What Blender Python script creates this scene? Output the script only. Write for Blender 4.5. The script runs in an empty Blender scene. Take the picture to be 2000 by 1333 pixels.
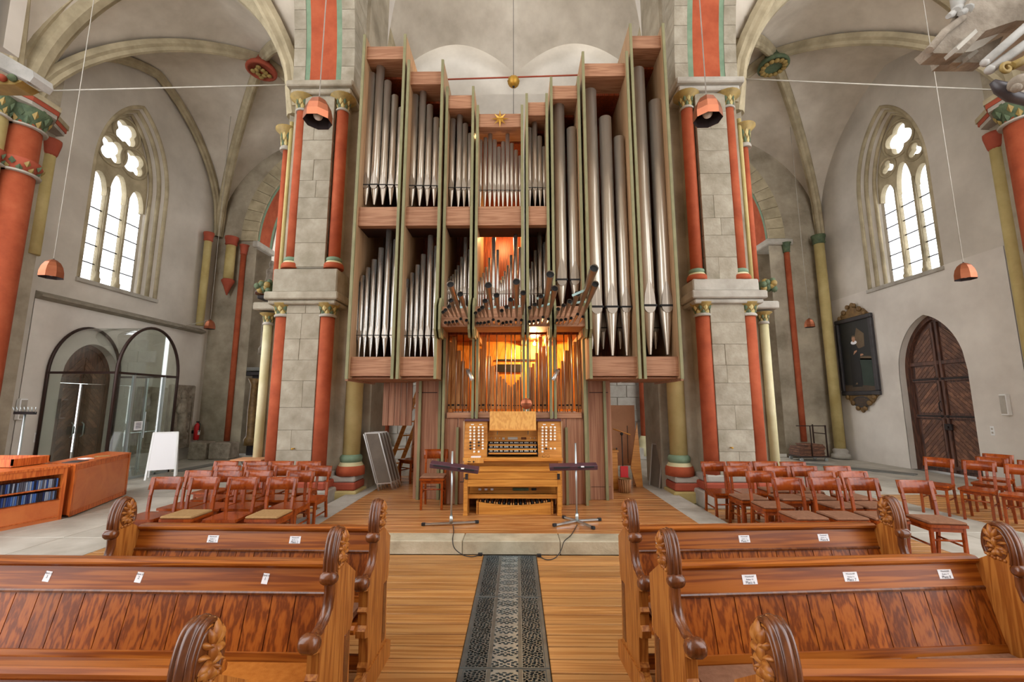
import bpy, math, random
from mathutils import Vector, Matrix, noise
random.seed(7)
R = math.radians
PI = math.pi
sc = bpy.context.scene
COL = sc.collection

# ---------------------------------------------------------------- camera
F, CX, CY, H = 850.0, 1000.0, 666.5, 1.70
TH = math.atan(121.5 / F)
YAW = math.atan(10 / F * math.cos(TH))
cd = bpy.data.cameras.new('camera')
cam = bpy.data.objects.new('camera', cd)
COL.objects.link(cam)
cd.sensor_fit = 'HORIZONTAL'
cd.sensor_width = 36.0
cd.lens = 36.0 * F / 2000.0
cd.clip_start = 0.05
cd.clip_end = 200
cam.location = (0, 0, H)
cam.rotation_euler = (PI / 2 + TH, 0, YAW)
sc.camera = cam

# ---------------------------------------------------------------- sky, lamps, exposure
w = bpy.data.worlds.new('overcast_sky')
sc.world = w
w.use_nodes = True
bg = w.node_tree.nodes['Background']
bg.inputs[0].default_value = (0.975, 0.985, 1.0, 1)
bg.inputs[1].default_value = 4.5
sc.view_settings.view_transform = 'Standard'
sc.view_settings.look = 'None'
sc.view_settings.gamma = 1.0
sc.view_settings.use_curve_mapping = False
sc.view_settings.exposure = -0.15


# ---------------------------------------------------------------- pixel -> place
def ray(px, py):
    x = (px - CX) / F
    y = (CY - py) / F
    Y = math.cos(TH) - y * math.sin(TH)
    Z = math.sin(TH) + y * math.cos(TH)
    c, s = math.cos(YAW), math.sin(YAW)
    return (x * c - Y * s, x * s + Y * c, Z)
def atY(px, py, Y):
    r = ray(px, py); t = Y / r[1]
    return Vector((r[0] * t, Y, H + r[2] * t))
def atX(px, py, X):
    r = ray(px, py); t = X / r[0]
    return Vector((X, r[1] * t, H + r[2] * t))
def atZ(px, py, Z):
    r = ray(px, py); t = (Z - H) / r[2]
    return Vector((r[0] * t, r[1] * t, Z))


# ---------------------------------------------------------------- materials
def C(r, g, b, k=1.0):
    f = lambda v: (v / 255 / 12.92) if v / 255 <= 0.04045 else ((v / 255 + 0.055) / 1.055) ** 2.4
    return (f(r) * k, f(g) * k, f(b) * k, 1)
MATS = {}
def mat(name, c1, c2=None, scale=4.0, stretch=(1, 1, 1), rough=0.6, metal=0.0, bump=0.0, bscale=None, kind='noise',
        coat=0.0, c3=None, detail=5, dist=0.0, spec=0.5, rnd=0.0, contrast=(0.3, 0.7), rings=40.0):
    m = bpy.data.materials.new(name)
    m.use_nodes = True
    nt = m.node_tree
    N, L = nt.nodes, nt.links
    b = N['Principled BSDF']
    b.inputs['Roughness'].default_value = rough
    b.inputs['Metallic'].default_value = metal
    b.inputs['Specular IOR Level'].default_value = spec
    if coat:
        b.inputs['Coat Weight'].default_value = coat
        b.inputs['Coat Roughness'].default_value = 0.12
    MATS[name] = m
    if c2 is None and not bump:
        b.inputs['Base Color'].default_value = c1
        return m
    tc = N.new('ShaderNodeTexCoord')
    oi = N.new('ShaderNodeObjectInfo')
    mul = N.new('ShaderNodeVectorMath'); mul.operation = 'SCALE'
    mul.inputs[0].default_value = (37.1, 51.3, 23.7)
    L.new(oi.outputs['Random'], mul.inputs['Scale'])
    add = N.new('ShaderNodeVectorMath'); add.operation = 'ADD'
    L.new(tc.outputs['Object'], add.inputs[0]); L.new(mul.outputs[0], add.inputs[1])
    mp = N.new('ShaderNodeMapping')
    mp.inputs['Scale'].default_value = stretch
    L.new(add.outputs[0], mp.inputs['Vector'])
    nz = N.new('ShaderNodeTexNoise')
    nz.inputs['Scale'].default_value = scale
    nz.inputs['Detail'].default_value = detail if kind != 'wood' else 2
    nz.inputs['Roughness'].default_value = 0.6
    nz.inputs['Distortion'].default_value = dist
    L.new(mp.outputs[0], nz.inputs['Vector'])
    fac = nz.outputs['Fac']
    if kind == 'wood':
        # contour lines of a stretched noise: cathedral grain, plus fine fibre
        m1 = N.new('ShaderNodeMath'); m1.operation = 'MULTIPLY'; m1.inputs[1].default_value = rings
        L.new(fac, m1.inputs[0])
        s1 = N.new('ShaderNodeMath'); s1.operation = 'SINE'
        L.new(m1.outputs[0], s1.inputs[0])
        n2 = N.new('ShaderNodeTexNoise'); n2.inputs['Scale'].default_value = scale * 9; n2.inputs['Detail'].default_value = 3
        L.new(mp.outputs[0], n2.inputs['Vector'])
        a1 = N.new('ShaderNodeMath'); a1.operation = 'MULTIPLY_ADD'; a1.inputs[1].default_value = 0.22; a1.inputs[2].default_value = 0.5
        L.new(s1.outputs[0], a1.inputs[0])
        a2 = N.new('ShaderNodeMath'); a2.operation = 'MULTIPLY_ADD'; a2.inputs[1].default_value = 0.9; a2.inputs[2].default_value = -0.45
        L.new(n2.outputs['Fac'], a2.inputs[0])
        a3 = N.new('ShaderNodeMath'); a3.operation = 'ADD'
        L.new(a1.outputs[0], a3.inputs[0]); L.new(a2.outputs[0], a3.inputs[1])
        fac = a3.outputs[0]
    cr = N.new('ShaderNodeValToRGB')
    cr.color_ramp.elements[0].position = contrast[0]; cr.color_ramp.elements[0].color = c1
    cr.color_ramp.elements[1].position = contrast[1]; cr.color_ramp.elements[1].color = c2 if c2 else c1
    if c3:
        e = cr.color_ramp.elements.new((contrast[0] + contrast[1]) / 2); e.color = c3
    L.new(fac, cr.inputs['Fac'])
    colour = cr.outputs['Color']
    if rnd:
        hv = N.new('ShaderNodeHueSaturation')
        mr = N.new('ShaderNodeMapRange')
        mr.inputs['To Min'].default_value = 1 - rnd; mr.inputs['To Max'].default_value = 1 + rnd
        L.new(oi.outputs['Random'], mr.inputs['Value'])
        L.new(mr.outputs[0], hv.inputs['Value'])
        L.new(colour, hv.inputs['Color'])
        colour = hv.outputs['Color']
    L.new(colour, b.inputs['Base Color'])
    if bump:
        bn = N.new('ShaderNodeTexNoise')
        bn.inputs['Scale'].default_value = bscale or scale * 4
        bn.inputs['Detail'].default_value = 6
        L.new(mp.outputs[0], bn.inputs['Vector'])
        bp = N.new('ShaderNodeBump')
        bp.inputs['Strength'].default_value = bump
        bp.inputs['Distance'].default_value = 0.02
        L.new(bn.outputs['Fac'], bp.inputs['Height'])
        L.new(bp.outputs['Normal'], b.inputs['Normal'])
    return m

mat('plaster', C(190, 180, 164), C(224, 215, 200), 0.9, rough=.9, bump=.15, bscale=9, c3=C(209, 199, 184), spec=.2)
mat('plaster_light', C(204, 196, 186), C(228, 221, 211), 0.8, rough=.9, bump=.1, bscale=9, spec=.2)
mat('plaster_wall', C(182, 174, 162), C(212, 204, 192), 0.7, rough=.9, bump=.12, bscale=7, spec=.2)
mat('rib_stone', C(150, 138, 112), C(190, 176, 146), 2.5, rough=.85, bump=.1, bscale=20, rnd=.08, spec=.2)
mat('ashlar', C(138, 130, 112), C(172, 164, 147), 3.5, rough=.9, bump=.4, bscale=24, c3=C(156, 147, 130), rnd=.06, spec=.2)
mat('ashlar_dark', C(134, 124, 106), C(182, 171, 150), 1.4, rough=.9, bump=.4, bscale=16, c3=C(162, 151, 132), rnd=.06, spec=.2)
mat('joint', C(128, 120, 106), C(150, 142, 126), 6, rough=.95)
mat('stone_pale', C(156, 149, 137), C(184, 178, 167), 3, rough=.85, bump=.2, bscale=18, rnd=.05, spec=.25)
mat('red_paint', C(150, 70, 44), C(180, 94, 62), 3.2, rough=.75, bump=.15, bscale=14, c3=C(168, 82, 52), spec=.2, detail=8)
mat('red_block', C(150, 68, 48), C(175, 86, 62), 2.2, rough=.75, bump=.12, spec=.3)
mat('yellow_paint', C(176, 156, 98), C(202, 184, 128), 2.2, rough=.7, bump=.1, bscale=14, spec=.3)
mat('cream_paint', C(196, 186, 140), C(220, 212, 176), 2.2, rough=.7, spec=.3)
mat('green_paint', C(104, 128, 104), C(128, 150, 124), 4, rough=.7, spec=.3)
mat('leaf_green', C(64, 82, 60), C(98, 112, 80), 9, rough=.75, bump=.3)
mat('gold_paint', C(126, 104, 52), C(166, 138, 74), 8, rough=.6)
mat('gold', C(196, 150, 58), rough=.4, metal=.5)
mat('floor_wood', C(158, 106, 54), C(186, 136, 80), 1.0, stretch=(.25, 9, 9), rough=.34, kind='wood', c3=C(174, 121, 66), rnd=.18, spec=.4)
mat('stage_wood', C(154, 98, 52), C(188, 134, 80), 1.0, stretch=(.3, 7, 7), rough=.26, kind='wood', c3=C(172, 115, 66), rnd=.12, spec=.5)
mat('slab', C(150, 143, 130), C(190, 184, 172), 1.6, rough=.5, bump=.08, bscale=14, rnd=.06)
mat('slab_dark', C(96, 96, 92), C(120, 118, 112), 2, rough=.6, rnd=.05)
mat('dirt', C(60, 52, 42), C(70, 62, 50), 5, rough=.9)
mat('step_stone', C(150, 138, 114), C(198, 188, 164), 2.6, rough=.75, bump=.3, bscale=30, c3=C(178, 166, 140), rnd=.05)
mat('pew_wood', C(124, 60, 15), C(164, 92, 30), 1.0, stretch=(.4, 12, 12), rough=.32, kind='wood', c3=C(148, 78, 22), spec=.3, rnd=.05)
mat('pew_plank', C(114, 54, 14), C(162, 88, 29), 1.0, stretch=(13, 13, .6), rough=.36, kind='wood', c3=C(146, 74, 22), spec=.3, rnd=.16, rings=34)
mat('pew_oak', C(140, 78, 28), C(174, 110, 48), 1.0, stretch=(14, 14, .8), rough=.34, kind='wood', c3=C(158, 94, 38), spec=.35, rnd=.05)
mat('pew_dark', C(88, 44, 18), C(116, 64, 30), 1.0, stretch=(12, 12, 2), rough=.22, kind='wood', spec=.6, rings=20)
mat('cushion_orange', C(168, 98, 36), C(188, 116, 48), 30, rough=.95, bump=.2, bscale=200, spec=.1)
mat('cushion_brown', C(128, 90, 68), C(146, 106, 82), 30, rough=.95, bump=.2, bscale=200, spec=.1)
mat('cushion_tan', C(150, 118, 76), C(168, 134, 92), 30, rough=.95, bump=.2, bscale=200, spec=.1)
mat('chair_wood', C(116, 46, 12), C(142, 64, 19), 1.2, stretch=(6, 6, 3), rough=.2, kind='wood', c3=C(130, 54, 15), spec=.4, rnd=.14, rings=14)
mat('organ_wood', C(148, 102, 74), C(172, 126, 95), 1.0, stretch=(.5, 8, 12), rough=.55, kind='wood', c3=C(160, 114, 85), rnd=.05, spec=.3)
mat('organ_wood_v', C(142, 96, 72), C(166, 120, 92), 1.0, stretch=(10, 10, .3), rough=.55, kind='wood', c3=C(154, 108, 82), rnd=.08, spec=.3)
mat('fin_wood', C(156, 120, 86), C(174, 140, 104), 1.0, stretch=(8, 8, .3), rough=.5, kind='wood', rnd=.04)
mat('fin_green', C(116, 112, 76), C(134, 128, 90), 5, rough=.55)
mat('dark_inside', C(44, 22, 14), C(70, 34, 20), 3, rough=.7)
mat('inner_red', C(110, 44, 18), C(150, 66, 28), 2, stretch=(5, 5, .6), rough=.5, kind='wood')
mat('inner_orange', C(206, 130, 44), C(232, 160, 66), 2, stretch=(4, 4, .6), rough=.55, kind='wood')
mat('pipe_wood', C(168, 108, 54), C(204, 146, 84), 1.6, stretch=(5, 5, .5), rough=.5, kind='wood', rnd=.12)
mat('tin', C(196, 192, 186), C(216, 212, 206), 2, stretch=(6, 6, .3), rough=.22, metal=.9, rnd=.05)
mat('tin_large', C(186, 175, 160), C(206, 196, 182), 2, stretch=(6, 6, .3), rough=.28, metal=.82, rnd=.05)
mat('tin_dark', C(176, 166, 154), C(200, 190, 178), 3, rough=.34, metal=1.0)
mat('bore', C(22, 20, 20), rough=.8)
mat('steel', C(190, 200, 202), rough=.3, metal=.9)
mat('steel_blue', C(180, 214, 216), rough=.35, metal=.6)
mat('black', C(22, 22, 24), rough=.5)
mat('oak', C(184, 118, 44), C(206, 140, 60), 1.0, stretch=(.5, 9, 9), rough=.42, kind='wood', c3=C(196, 130, 52), coat=.1)
mat('oak_pale', C(194, 134, 62), C(212, 156, 80), 1.0, stretch=(9, 9, .8), rough=.42, kind='wood', c3=C(204, 145, 70), coat=.1)
mat('ivory', C(235, 230, 220), rough=.3)
mat('desk_purple', C(70, 44, 54), C(84, 54, 64), 4, rough=.4)
mat('grey_panel', C(100, 90, 78), C(118, 107, 94), 4, rough=.6)
mat('alu', C(200, 198, 194), rough=.35, metal=.8)
mat('copper', C(150, 84, 58), C(172, 104, 72), 3, rough=.34, metal=.8, rnd=.08)
mat('lamp_inside', C(56, 44, 44), rough=.6)
mat('door_wood', C(70, 44, 34), C(104, 68, 52), 1.0, stretch=(6, 6, .8), rough=.55, kind='wood', c3=C(88, 56, 43), rnd=.12)
mat('door_plank', C(92, 58, 42), C(130, 88, 64), 2, stretch=(2, 2, 2), rough=.55, kind='wood', rnd=.2, rings=12)
mat('iron', C(34, 28, 28), C(52, 42, 40), 6, rough=.6, metal=.3)
mat('bronze_frame', C(52, 34, 28), rough=.4, metal=.4)
mat('counter_wood', C(176, 80, 28), C(206, 110, 48), 1.0, stretch=(8, 8, .8), rough=.35, kind='wood', c3=C(192, 95, 38), spec=.4)
mat('counter_knot', C(186, 92, 40), C(206, 116, 58), 2.2, rough=.35, dist=1.2, c3=C(198, 106, 50), coat=.25)
mat('white', C(236, 236, 234), rough=.6)
mat('paper', C(240, 238, 240), rough=.8)
mat('ink', C(60, 56, 66), rough=.8)
mat('ink_red', C(170, 60, 80), rough=.8)
mat('mdf', C(176, 122, 82), C(194, 140, 98), 3, rough=.6)
mat('red_metal', C(200, 30, 36), rough=.35)
mat('cast_iron', C(68, 76, 78), C(96, 104, 105), 8, rough=.4, metal=.4)
mat('cast_iron_worn', C(108, 118, 120), C(140, 150, 151), 8, rough=.36, metal=.4)
mat('shade_hole', C(16, 16, 17), rough=.9)
mat('weathered', C(110, 98, 84), C(168, 156, 140), 5, rough=.9, bump=.6, bscale=30)
mat('canopy_white', C(150, 148, 142), C(186, 182, 176), 6, rough=.5, bump=.15)
mat('marble_dark', C(40, 36, 40), C(76, 70, 72), 5, rough=.4)
mat('frame_black', C(40, 38, 42), C(62, 58, 60), 5, rough=.4)
mat('frame_gold', C(96, 72, 40), C(140, 108, 62), 8, rough=.5, metal=.2)

def glass_mat(name, tint, gloss, rough=0.02):
    m = bpy.data.materials.new(name); m.use_nodes = True
    nt = m.node_tree; N, L = nt.nodes, nt.links
    N.remove(N['Principled BSDF'])
    out = N['Material Output']
    t = N.new('ShaderNodeBsdfTransparent'); t.inputs[0].default_value = tint
    g = N.new('ShaderNodeBsdfGlossy'); g.inputs['Roughness'].default_value = rough
    fr = N.new('ShaderNodeLayerWeight'); fr.inputs[0].default_value = gloss
    mx = N.new('ShaderNodeMixShader')
    pw = N.new('ShaderNodeMath'); pw.operation = 'MULTIPLY_ADD'; pw.inputs[1].default_value = .6; pw.inputs[2].default_value = .04
    L.new(fr.outputs['Facing'], pw.inputs[0]); L.new(pw.outputs[0], mx.inputs[0]); L.new(t.outputs[0], mx.inputs[1]); L.new(g.outputs[0], mx.inputs[2])
    L.new(mx.outputs[0], out.inputs[0])
    MATS[name] = m
glass_mat('glass', (.90, .94, .92, 1), .3)
glass_mat('window_glass', (.97, .98, .99, 1), .08)
def emit_mat(name, col, s):
    m = bpy.data.materials.new(name); m.use_nodes = True
    b = m.node_tree.nodes['Principled BSDF']
    b.inputs['Base Color'].default_value = col
    b.inputs['Emission Color'].default_value = col
    b.inputs['Emission Strength'].default_value = s
    MATS[name] = m
emit_mat('lamp_glow', C(255, 236, 200), 30)
emit_mat('bulb_off', C(226, 220, 214), 0.0)


# ---------------------------------------------------------------- mesh builder
WL = {}          # world location of each parent
class MB:
    def __init__(s):
        s.v, s.f, s.m, s.sm = [], [], [], []
        s.k = 0; s.smooth = False
    def mat(s, i): s.k = i; return s
    def _f(s, idx, sm=None):
        s.f.append(idx); s.m.append(s.k); s.sm.append(s.smooth if sm is None else sm)
    def add(s, vs, fs, sm=None):
        o = len(s.v); s.v += [tuple(p) for p in vs]
        for f in fs: s._f([o + i for i in f], sm)
        return s
    def box(s, a, b, bev=0.0):
        (x0, y0, z0), (x1, y1, z1) = a, b
        if x0 > x1: x0, x1 = x1, x0
        if y0 > y1: y0, y1 = y1, y0
        if z0 > z1: z0, z1 = z1, z0
        if bev:
            return s._bbox((x0, y0, z0), (x1, y1, z1), bev)
        return s.add([(x0, y0, z0), (x1, y0, z0), (x1, y1, z0), (x0, y1, z0), (x0, y0, z1), (x1, y0, z1), (x1, y1, z1), (x0, y1, z1)],
                     [(0, 3, 2, 1), (4, 5, 6, 7), (0, 1, 5, 4), (1, 2, 6, 5), (2, 3, 7, 6), (3, 0, 4, 7)], False)
    def _bbox(s, a, b, c):
        # box with chamfered edges: 24 verts
        vs = []; idx = {}
        for ix in (0, 1):
            for iy in (0, 1):
                for iz in (0, 1):
                    p = [(a, b)[ix][0], (a, b)[iy][1], (a, b)[iz][2]]
                    sg = [1 if not i else -1 for i in (ix, iy, iz)]
                    for ax in range(3):
                        q = [p[i] + (0 if i == ax else sg[i] * c) for i in range(3)]
                        idx[(ix, iy, iz, ax)] = len(vs); vs.append(q)
        fs = []
        I = lambda x, y, z, ax: idx[(x, y, z, ax)]
        fs += [(I(0,0,0,0), I(0,0,1,0), I(0,1,1,0), I(0,1,0,0)), (I(1,0,0,0), I(1,1,0,0), I(1,1,1,0), I(1,0,1,0)),
               (I(0,0,0,1), I(1,0,0,1), I(1,0,1,1), I(0,0,1,1)), (I(0,1,0,1), I(0,1,1,1), I(1,1,1,1), I(1,1,0,1)),
               (I(0,0,0,2), I(0,1,0,2), I(1,1,0,2), I(1,0,0,2)), (I(0,0,1,2), I(1,0,1,2), I(1,1,1,2), I(0,1,1,2))]
        for x in (0, 1):
            for y in (0, 1):
                q = (I(x,y,0,0), I(x,y,0,1), I(x,y,1,1), I(x,y,1,0)); fs.append(q if (x ^ y) == 0 else q[::-1])
            for z in (0, 1):
                q = (I(x,0,z,0), I(x,0,z,2), I(x,1,z,2), I(x,1,z,0)); fs.append(q[::-1] if (x ^ z) == 0 else q)
        for y in (0, 1):
            for z in (0, 1):
                q = (I(0,y,z,1), I(0,y,z,2), I(1,y,z,2), I(1,y,z,1)); fs.append(q if (y ^ z) == 0 else q[::-1])
        for x in (0, 1):
            for y in (0, 1):
                for z in (0, 1):
                    q = (I(x,y,z,0), I(x,y,z,1), I(x,y,z,2)); fs.append(q if (x + y + z) % 2 else q[::-1])
        return s.add(vs, fs, False)
    def obox(s, c, size, rot=None, bev=0.0):
        t = MB(); h = [d / 2 for d in size]
        t.box((-h[0], -h[1], -h[2]), h, bev)
        M = Matrix.Translation(Vector(c)) @ (rot.to_4x4() if rot else Matrix())
        return s.add([M @ Vector(p) for p in t.v], t.f, False)
    def beam(s, p, q, w, h, up=(0, 0, 1), bev=0.0):
        p, q = Vector(p), Vector(q); d = q - p; L = d.length; x = d.normalized()
        up = Vector(up)
        if abs(x.dot(up)) > .98: up = Vector((0, 1, 0))
        y = up.cross(x).normalized(); z = x.cross(y)
        return s.obox((p + q) / 2, (L, w, h), Matrix((x, y, z)).transposed(), bev)
    def cyl(s, p, q, r0, r1=None, n=12, caps=True, sm=True):
        p, q = Vector(p), Vector(q)
        return s.tube([p, q], [r0, r0 if r1 is None else r1], n, caps, sm)
    def tube(s, pts, r, n=8, caps=True, sm=True, up=(0, 0, 1), sx=1.0):
        pts = [Vector(p) for p in pts]
        if not hasattr(r, '__len__'): r = [r] * len(pts)
        o = len(s.v); k = len(pts); prev = None
        for i, p in enumerate(pts):
            d = (pts[min(i + 1, k - 1)] - pts[max(i - 1, 0)]).normalized()
            if prev is None:
                u = Vector(up)
                if abs(d.dot(u)) > .9: u = Vector((0, 1, 0)) if abs(d.y) < .9 else Vector((1, 0, 0))
                a = u.cross(d).normalized()
            else:
                a = (prev - d * prev.dot(d)).normalized()
            prev = a
            b = d.cross(a)
            for j in range(n):
                t = 2 * PI * j / n
                s.v.append(tuple(p + a * (math.cos(t) * r[i] * sx) + b * (math.sin(t) * r[i])))
        for i in range(k - 1):
            for j in range(n):
                s._f([o + i * n + j, o + i * n + (j + 1) % n, o + (i + 1) * n + (j + 1) % n, o + (i + 1) * n + j], sm)
        if caps:
            s._f([o + j for j in range(n)][::-1], False)
            s._f([o + (k - 1) * n + j for j in range(n)], False)
        return s
    def lathe(s, prof, c=(0, 0, 0), n=16, sm=True, rot=None, caps=True, ph=0.0):
        o = len(s.v); c = Vector(c); k = len(prof)
        for r, z in prof:
            for j in range(n):
                t = 2 * PI * j / n + ph
                p = Vector((math.cos(t) * r, math.sin(t) * r, z))
                if rot: p = rot @ p
                s.v.append(tuple(c + p))
        for i in range(k - 1):
            for j in range(n):
                s._f([o + i * n + j, o + i * n + (j + 1) % n, o + (i + 1) * n + (j + 1) % n, o + (i + 1) * n + j], sm)
        if caps:
            if prof[0][0] > 1e-6: s._f([o + j for j in range(n)][::-1], False)
            if prof[-1][0] > 1e-6: s._f([o + (k - 1) * n + j for j in range(n)], False)
        return s
    def prism(s, poly, fn, t0, t1, sm=False):
        # poly: 2-D outline (u, v); fn(u, v, t) -> 3-D
        o = len(s.v); n = len(poly)
        for t in (t0, t1):
            for u, v in poly: s.v.append(tuple(fn(u, v, t)))
        s._f([o + i for i in range(n)][::-1], False); s._f([o + n + i for i in range(n)], False)
        for i in range(n):
            j = (i + 1) % n
            s._f([o + i, o + j, o + n + j, o + n + i], sm)
        return s
    def strip(s, A, B, sm=True):
        o = len(s.v); n = len(A)
        s.v += [tuple(p) for p in A] + [tuple(p) for p in B]
        for i in range(n - 1): s._f([o + i, o + i + 1, o + n + i + 1, o + n + i], sm)
        return s
    def ball(s, c, r, n=10, m=6, sc=(1, 1, 1)):
        pr = [(max(1e-5, r * math.sin(PI * i / m)), -r * math.cos(PI * i / m)) for i in range(m + 1)]
        t = MB().lathe(pr, n=n, caps=False)
        c = Vector(c)
        return s.add([c + Vector((p[0] * sc[0], p[1] * sc[1], p[2] * sc[2])) for p in t.v], t.f, True)
    def sweep(s, prof, frames, closed=False, sm=True, caps=True):
        # prof: closed 2-D outline; frames: list of (pos, axisU, axisV)
        o = len(s.v); n = len(prof); k = len(frames)
        for P, U, V in frames:
            for u, v in prof: s.v.append(tuple(P + U * u + V * v))
        for i in range(k - (0 if closed else 1)):
            i2 = (i + 1) % k
            for j in range(n):
                s._f([o + i * n + j, o + i * n + (j + 1) % n, o + i2 * n + (j + 1) % n, o + i2 * n + j], sm)
        if caps and not closed:
            s._f([o + j for j in range(n)][::-1], False); s._f([o + (k - 1) * n + j for j in range(n)], False)
        return s
    def mesh(s, name, mats, off=(0, 0, 0)):
        me = bpy.data.meshes.new(name)
        ox, oy, oz = off
        me.from_pydata([(x - ox, y - oy, z - oz) for x, y, z in s.v], [], s.f)
        for m in (mats if isinstance(mats, (list, tuple)) else [mats]): me.materials.append(MATS[m])
        me.polygons.foreach_set('material_index', s.m)
        me.polygons.foreach_set('use_smooth', s.sm)
        me.update()
        return me
    def build(s, name, mats, parent=None, local=False):
        off = (0, 0, 0) if (local or parent is None) else WL[parent.name]
        o = bpy.data.objects.new(name, s.mesh(name, mats, off))
        COL.objects.link(o)
        if parent is not None: o.parent = parent
        WL[o.name] = Vector(off) if not local else Vector((0, 0, 0))
        return o

def inst(me, name, loc, parent=None, rot=(0, 0, 0), scale=(1, 1, 1)):
    o = bpy.data.objects.new(name, me)
    COL.objects.link(o)
    if parent is not None:
        o.parent = parent; loc = Vector(loc) - WL[parent.name]
    o.location = loc; o.rotation_euler = rot; o.scale = scale
    return o
def empty(name, loc, rz=0):
    o = bpy.data.objects.new(name, None); COL.objects.link(o)
    o.empty_display_size = .1
    o.location = loc; o.rotation_euler = (0, 0, rz)
    WL[o.name] = Vector(loc)
    return o
def tag(o, label, cat=None, group=None, kind=None):
    o['label'] = label
    if cat: o['category'] = cat
    if group: o['group'] = group
    if kind: o['kind'] = kind
    return o
def struct(o, label=None):
    o['kind'] = 'structure'
    if label: o['label'] = label
    return o
def thing(name, loc, label, cat, group=None, rz=0):
    return tag(empty(name, loc, rz), label, cat, group)
def copy_tree(o, parent=None):
    c = o.copy(); COL.objects.link(c); c.parent = parent
    for ch in list(o.children): copy_tree(ch, c)
    return c
def text_mesh(txt, size, align='CENTER'):
    cu = bpy.data.curves.new('lettering', 'FONT'); cu.body = txt; cu.size = size; cu.align_x = align; cu.align_y = 'CENTER'
    cu.resolution_u = 2
    o = bpy.data.objects.new('lettering', cu); COL.objects.link(o)
    dg = bpy.context.evaluated_depsgraph_get()
    me = bpy.data.meshes.new_from_object(o.evaluated_get(dg))
    bpy.data.objects.remove(o)
    return me

# ================================================================ the building
XC = -0.05
XW = 10.3            # side walls
YB = 14.2            # back wall of the side bays
YF = 7.95             # transverse arch between pier and wall respond
PZ = 0.15            # platform height
def parch(s, k=0.35):          # pointed arch profile, s=0 apex .. 1 springing
    s = min(1.0, abs(s))
    return math.sqrt(max(0, (1 + k) ** 2 - (s + k) ** 2)) / math.sqrt((1 + k) ** 2 - k * k)

# ---- floor
fl = MB(); fl.box((-16, -3, -.30), (16, 19, -.035)); floor = struct(fl.build('floor', 'dirt'), 'church floor of planks and stone slabs')
def planks(x0, x1, y0, y1, z, material, parent, pitch=.155, split=()):
    xs = [x0] + list(split) + [x1]
    n = int(round((y1 - y0) / pitch)); pitch = (y1 - y0) / n
    for a, b in zip(xs[:-1], xs[1:]):
        me = MB().box((-(b - a) / 2 + .001, -pitch / 2 + .006, -.03), ((b - a) / 2 - .001, pitch / 2 - .006, 0), .004).mesh('floor_plank', material)
        for i in range(n):
            inst(me, 'floor_plank', ((a + b) / 2, y0 + pitch * (i + .5), z), parent)
def slabs(x0, x1, y0, y1, z, parent, sx=.9, sy=1.2, material='slab'):
    nx = max(1, round((x1 - x0) / sx)); ny = max(1, round((y1 - y0) / sy))
    sx = (x1 - x0) / nx; sy = (y1 - y0) / ny
    me = MB().box((-sx / 2 + .004, -sy / 2 + .004, -.035), (sx / 2 - .004, sy / 2 - .004, 0), .004).mesh('floor_slab', material)
    for i in range(nx):
        for j in range(ny):
            inst(me, 'floor_slab', (x0 + sx * (i + .5), y0 + sy * (j + .5), z), parent)
GX0, GX1 = atZ(945, 1087, 0).x, atZ(1047, 1087, 0).x
planks(-2.98, GX0 - .004, .4, 5.21, 0, 'floor_wood', floor)
planks(GX1 + .004, 2.75, .4, 5.21, 0, 'floor_wood', floor)
planks(-6.5, -2.98, .4, 3.4, 0, 'floor_wood', floor)
planks(2.75, 6.5, .4, 3.4, 0, 'floor_wood', floor)
planks(-4.9, -2.98, 3.4, 7.4, 0, 'floor_wood', floor, .155)
planks(2.75, 4.98, 3.4, 7.4, 0, 'floor_wood', floor, .155)
planks(6.72, 9.6, 5.2, 8.6, 0, 'floor_wood', floor, .155)
planks(4.98, 9.6, 3.4, 5.0, 0, 'floor_wood', floor, .16)
slabs(-10.3, -4.9, 3.4, 14.2, 0, floor)
slabs(-4.9, -2.95, 7.4, 14.2, 0, floor)
slabs(4.98, 6.72, 5.0, 14.2, 0, floor, .87)
slabs(6.72, 9.6, 8.6, 14.2, 0, floor)
slabs(9.6, 10.3, 3.4, 14.2, 0, floor, .7)
slabs(2.75, 4.98, 7.4, 14.2, 0, floor)
# dark border strips set into the floor of the side bays
for pts in (((1572, 907), (1789, 929)), ((345, 922), (420, 908))):
    a, b = atZ(*pts[0], 0), atZ(*pts[1], 0)
    m = MB().beam((a.x, a.y, .012), (b.x, b.y, .012), .30, .03)
    m.build('border_strip', 'slab_dark', floor)
for x0, x1 in ((-9.0, -4.6), (4.6, 9.6)):
    m = MB(); m.box((x0, 14.2, 0), (x1, 17, .02)); m.build('floor_slab', 'slab', floor)

# ---- platform under the organ
pb = MB(); pb.box((-2.93, 5.23, -.02), (2.73, 13.6, PZ - .035)); plat = struct(pb.build('organ_platform', 'dirt'), 'low platform with stone edge and plank floor under the organ')
seams = [-2.95, -1.8, atZ(903, 1057, PZ).x, atZ(1094, 1057, PZ).x, 1.7, 2.75]
for a, b in zip(seams[:-1], seams[1:]):
    m = MB(); m.box((a + .003, 5.21, 0), (b - .003, 5.51, PZ), .008); m.build('step_stone', 'step_stone', plat)
for xa, xb in ((-2.95, -2.575), (2.36, 2.75)):
    y = 5.51; random.seed(3)
    while y < 11.4:
        L = 1.2 + random.random() * .5
        m = MB(); m.box((xa, y + .003, 0), (xb, y + L - .003, PZ), .005); m.build('edge_stone', 'stone_pale', plat); y += L
planks(-2.575, 2.36, 5.51, 9.7, PZ, 'stage_wood', plat, .155)
slabs(-2.575, 2.36, 9.7, 13.6, PZ, plat, 1.2, 1.0)

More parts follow.
